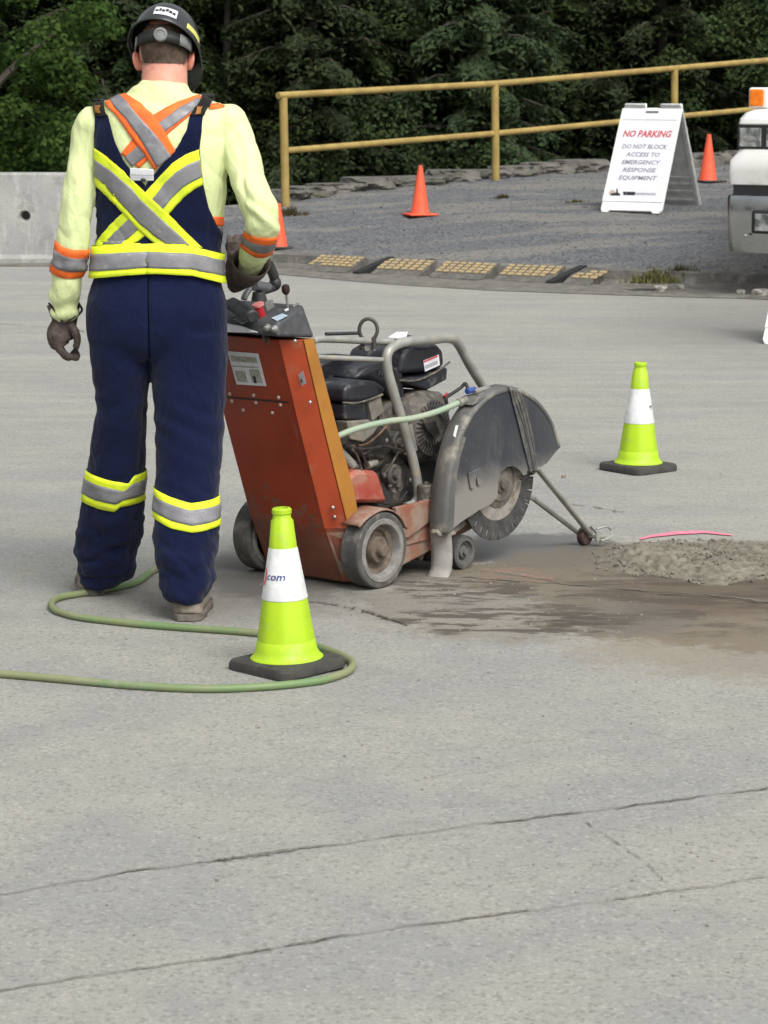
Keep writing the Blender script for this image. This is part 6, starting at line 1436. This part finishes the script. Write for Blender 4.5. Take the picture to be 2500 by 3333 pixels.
# --- gloves
def glove(nm, palm, fingers, cuff):
    bm = BM(); loft(bm, smooth_rings(palm, 4), 22, 2.4)
    for f in fingers:
        P = spline([p for p, r in f], 4); rr_ = [v.x for v in spline([Vector((r, 0, 0)) for p, r in f], 4)]; tube(bm, P, .01, 12, rr=rr_); ellipsoid(bm, P[-1], (rr_[-1],)*3, u=12, v=8)
    b2 = remesh(bm, .0032, 3); displace(b2, lambda c, n: .0018*noise.noise(c*90)+.0012*noise.noise(c*210))
    g = po(nm, b2, 'glove', smooth=80)
    bm = BM(); tube(bm, *cuff[:1], .03, 26, caps=False, rr=cuff[1], flat=cuff[2]); po('cuff', bm, 'glove', g, solid=.003, smooth=80)
    return g
Yh = 8.02
palm = [rc_(214, 1030, Yh, .027, .030), rc_(206, 1055, Yh, .036, .036), rc_(197, 1085, Yh, .042, .042), rc_(196, 1112, Yh, .036, .044), rc_(204, 1128, Yh, .022, .040)]
F_ = []
for k, (dy, dx, L) in enumerate(((-.036, 0, 1), (-.013, -3, 1.08), (.012, -2, 1.02), (.034, 4, .85))):
    Yk = Yh+dy; F_.append([(PY(180+dx, 1088, Yk), .0115), (PY(184+dx, 1118, Yk), .0115), (PY(200+dx, 1142, Yk), .0112), (PY(222+dx*.5, 1160+k*2, Yk), .0108), (PY(222+28*L, 1166-k*8, Yk), .0098)])
F_.append([(PY(226, 1052, Yh-.02), .014), (PY(243, 1078, Yh-.035), .0135), (PY(252, 1104, Yh-.035), .012), (PY(248, 1128, Yh-.03), .0105)])
gl = glove('glove', palm, F_, ([PY(214, 1062, Yh), PY(213, 1045, Yh), PY(210, 1020, Yh), PY(207, 990, Yh)], [.032, .036, .044, .051], 1))
# slit cuff edge: dark trim
bm = BM(); tube(bm, [PY(159, 986, Yh-.03), PY(172, 1002, Yh-.042), PY(190, 1030, Yh-.05), PY(208, 1052, Yh-.052), PY(228, 1042, Yh-.05), PY(243, 1030, Yh-.042), PY(252, 990, Yh-.03)], .0032, 8); po('cuff_trim', bm, 'glove_trim', gl)
bm = BM(); tube(bm, spline([PY(247, 1030, Yh-.03), PY(253, 990, Yh-.02), PY(264, 1000, Yh-.02), PY(266, 1012, Yh-.02), PY(250, 1030, Yh-.025)], 4), .0038, 8); po('cuff_strap', bm, 'glove_trim', gl)
# right hand closed on the handlebar
Yr = 8.17; hx = to_px(SO+SR*(-.35)+SF*0)
def SW(p): return SO+SR*p.x+SF*p.y+Vector((0, 0, p.z))
bar = SW(S(800, 800, u=hu-.05)); bar2 = SW(S(745, 804, u=hu-.09)); bd = (bar-bar2).normalized(); bc0 = bar.lerp(bar2, .35)
wr = PY(800, 892, 8.08); pc = bc0+Vector((0, -.036, -.004))
palm = [(wr, .030, .026), (wr.lerp(pc, .4), .038, .026), (wr.lerp(pc, .75)+Vector((0, -.004, 0)), .042, .024), (pc, .040, .022), (pc+Vector((0, .006, .02)), .034, .02)]
F_ = []
for k in range(4):
    o_ = bd*(.034-.0225*k); c = bc0+o_; r_ = .030; sc = (1, 1.03, .98, .88)[k]
    F_.append([(c+Vector((0, math.cos(a)*r_, math.sin(a)*r_)), .0105*sc) for a in (R(195), R(140), R(85), R(30), R(-30), R(-75))])
F_.append([(pc+bd*.035+Vector((0, 0, -.035)), .0135), (bc0+bd*.045+Vector((0, -.012, -.034)), .012), (bc0+bd*.03+Vector((0, .02, -.03)), .011)])
gr = glove('glove', palm, F_, ([wr.lerp(pc, .15), wr, PY(812, 872, 8.05), PY(818, 852, 8.03)], [.036, .042, .052, .060], 1))
bm = BM(); loft(bm, smooth_rings([rc_(800, 835, 8.12, .055, .03), rc_(790, 870, 8.13, .056, .034), rc_(775, 905, 8.13, .046, .032), rc_(757, 935, 8.13, .026, .02), rc_(748, 945, 8.13, .012, .01)], 4), 20)
b2 = remesh(bm, .005, 3); displace(b2, lambda c, n: .003*noise.noise(c*50)); po('gauntlet', b2, 'glove', gr, smooth=80)

# --- boots
for cx_, cy_, Yb, w, ang in ((607, 2024, G(607, 2026).y, .052, 4), (300, 1940, G(300, 1942).y, .048, -8)):
    g0 = G(cx_, cy_); rot = Matrix.Translation((g0.x, Yb, 0)) @ Matrix.Rotation(R(-ang), 4, 'Z')
    bm = BM(); out = [(-.9, .03), (-.55, .004), (.55, .004), (.9, .03), (1, .09), (.93, .15), (1.04, .22), (.85, .285), (.4, .31), (-.4, .31), (-.85, .285), (-1.04, .22), (-.93, .15), (-1, .09)]
    prism(bm, [Vector((x*w, y, 0)) for x, y in out], (0, 0, .024)); bm.transform(rot); bt_ = None
    bm2 = BM(); rr_ = [((0, .052, .02), w*.93, .050), ((0, .055, .05), w*.90, .048), ((0, .056, .09), w*.86, .05), ((0, .055, .15), w*.9, .055)]
    for c, a, b_ in rr_: pass
    loft(bm2, [(Vector(c), a, b_) for c, a, b_ in rr_], 22, 2.4); ellipsoid(bm2, Vector((0, .17, .045)), (w*.92, .13, .045)); b2 = remesh(bm2, .006, 4); bmesh.ops.bisect_plane(b2, geom=b2.verts[:]+b2.edges[:]+b2.faces[:], plane_co=(0, 0, .02), plane_no=(0, 0, 1), clear_inner=True); displace(b2, lambda c, n: .002*noise.noise(c*40)); b2.transform(rot)
    bt_ = po('boot', b2, 'boot', smooth=80); po('sole', bm, 'sole', bt_, bevel=.004)

# --- hard hat, tipped forward with the head
HH = Matrix.Translation(PY(537, 153, 8.055)) @ (Matrix.Rotation(R(-14), 3, 'Z') @ Matrix.Rotation(R(-43), 3, 'X')).to_4x4()
RX, RY, RZ = .1035, .126, .130
def hp_(a, t, k=1.0, o=0):      # a: angle from +X, t: height 0..1
    z = math.sin(t*math.pi/2); c = math.cos(t*math.pi/2)**.85
    return Vector((math.cos(a)*RX*c*k, math.sin(a)*RY*c*k, z*RZ*k+o))
bm = BM(); V = []; ts = list(np.linspace(0, .97, 20))
def brim(a): f = max(0, math.sin(a)); return .008+.048*f**2.2
for j, t in enumerate(ts): V.append([bm.verts.new(hp_(2*math.pi*i/72, t)) for i in range(72)])
rim1 = [bm.verts.new(hp_(a, 0)+Vector((math.cos(a), math.sin(a), 0))*brim(a)+Vector((0, 0, -.006-.018*max(0, math.sin(a))))) for a in [2*math.pi*i/72 for i in range(72)]]
rim2 = [bm.verts.new(v.co+Vector((0, 0, -.007))) for v in rim1]
for a, b_ in [(rim2, rim1), (rim1, V[0])]+list(zip(V, V[1:])):
    for i in range(72): bm.faces.new((a[i], a[(i+1) % 72], b_[(i+1) % 72], b_[i]))
bm.faces.new(V[-1]); bmesh.ops.recalc_face_normals(bm, faces=bm.faces[:]); bm.transform(HH); hat = po('hard_hat', bm, 'hat', smooth=50, solid=.003)
def hpatch(nm, a0, a1, t0, t1, m, off, par, tl=0):
    bm = BM(); n = 14; k = 8; V = []
    for i in range(n+1):
        a = a0+(a1-a0)*i/n; V.append([bm.verts.new(hp_(R(a), t0+(t1-t0)*j/k+tl*(i/n-.5), 1+off)) for j in range(k+1)])
    for a, b_ in zip(V, V[1:]):
        for j in range(k): bm.faces.new((a[j], b_[j], b_[j+1], a[j+1]))
    bm.transform(HH); return po(nm, bm, m, par, smooth=80, solid=.0008)
st = hpatch('sticker', 265, 305, .07, .26, 'label_white', .022, hat)
for q in ((268, 273, .13, .17), (274, 278, .14, .2), (279, 284, .13, .18), (285, 290, .15, .21), (291, 296, .13, .19), (297, 302, .12, .17)): hpatch('print', *q, 'ink', .035, st)
hpatch('sticker', 325, 362, .06, .16, 'pale_yellow', .022, hat, .03)
# suspension band with its ratchet knob
HB = Matrix.Translation(PY(537, 157, 8.045)) @ (Matrix.Rotation(R(-10), 3, 'Z') @ Matrix.Rotation(R(-20), 3, 'X')).to_4x4()
def band(nm, a0, a1, z0, z1, r, m, par):
    bm = BM(); prev = None
    for i in range(31):
        a = R(a0+(a1-a0)*i/30); cur = [bm.verts.new(Vector((math.cos(a)*r*.80, math.sin(a)*r, z))) for z in (z0, z1)]
        if prev: bm.faces.new((prev[0], cur[0], cur[1], prev[1]))
        prev = cur
    bm.transform(HB); return po(nm, bm, m, par, smooth=80, solid=.003)
bd_ = band('suspension_band', 175, 365, -.017, .017, .108, 'black_trim', hat)
band('band_end', 190, 212, -.017, .016, .111, 'plastic_grey', bd_); band('band_end', 318, 350, -.018, .017, .111, 'plastic_grey', bd_)
bm = BM(); kc = cast(bvh_of(bd_), 523, 114, .002); kc = kc[0] if kc else HB @ Vector((-.01, -.11, 0)); lathe(bm, [(.0215, 0), (.0215, .010), (.019, .014), (.014, .0145), (.013, .012), (.002, .012)], Matrix.Translation(kc) @ Matrix.Rotation(R(82), 4, 'X'), 28); po('ratchet_knob', bm, 'plastic_grey', bd_)
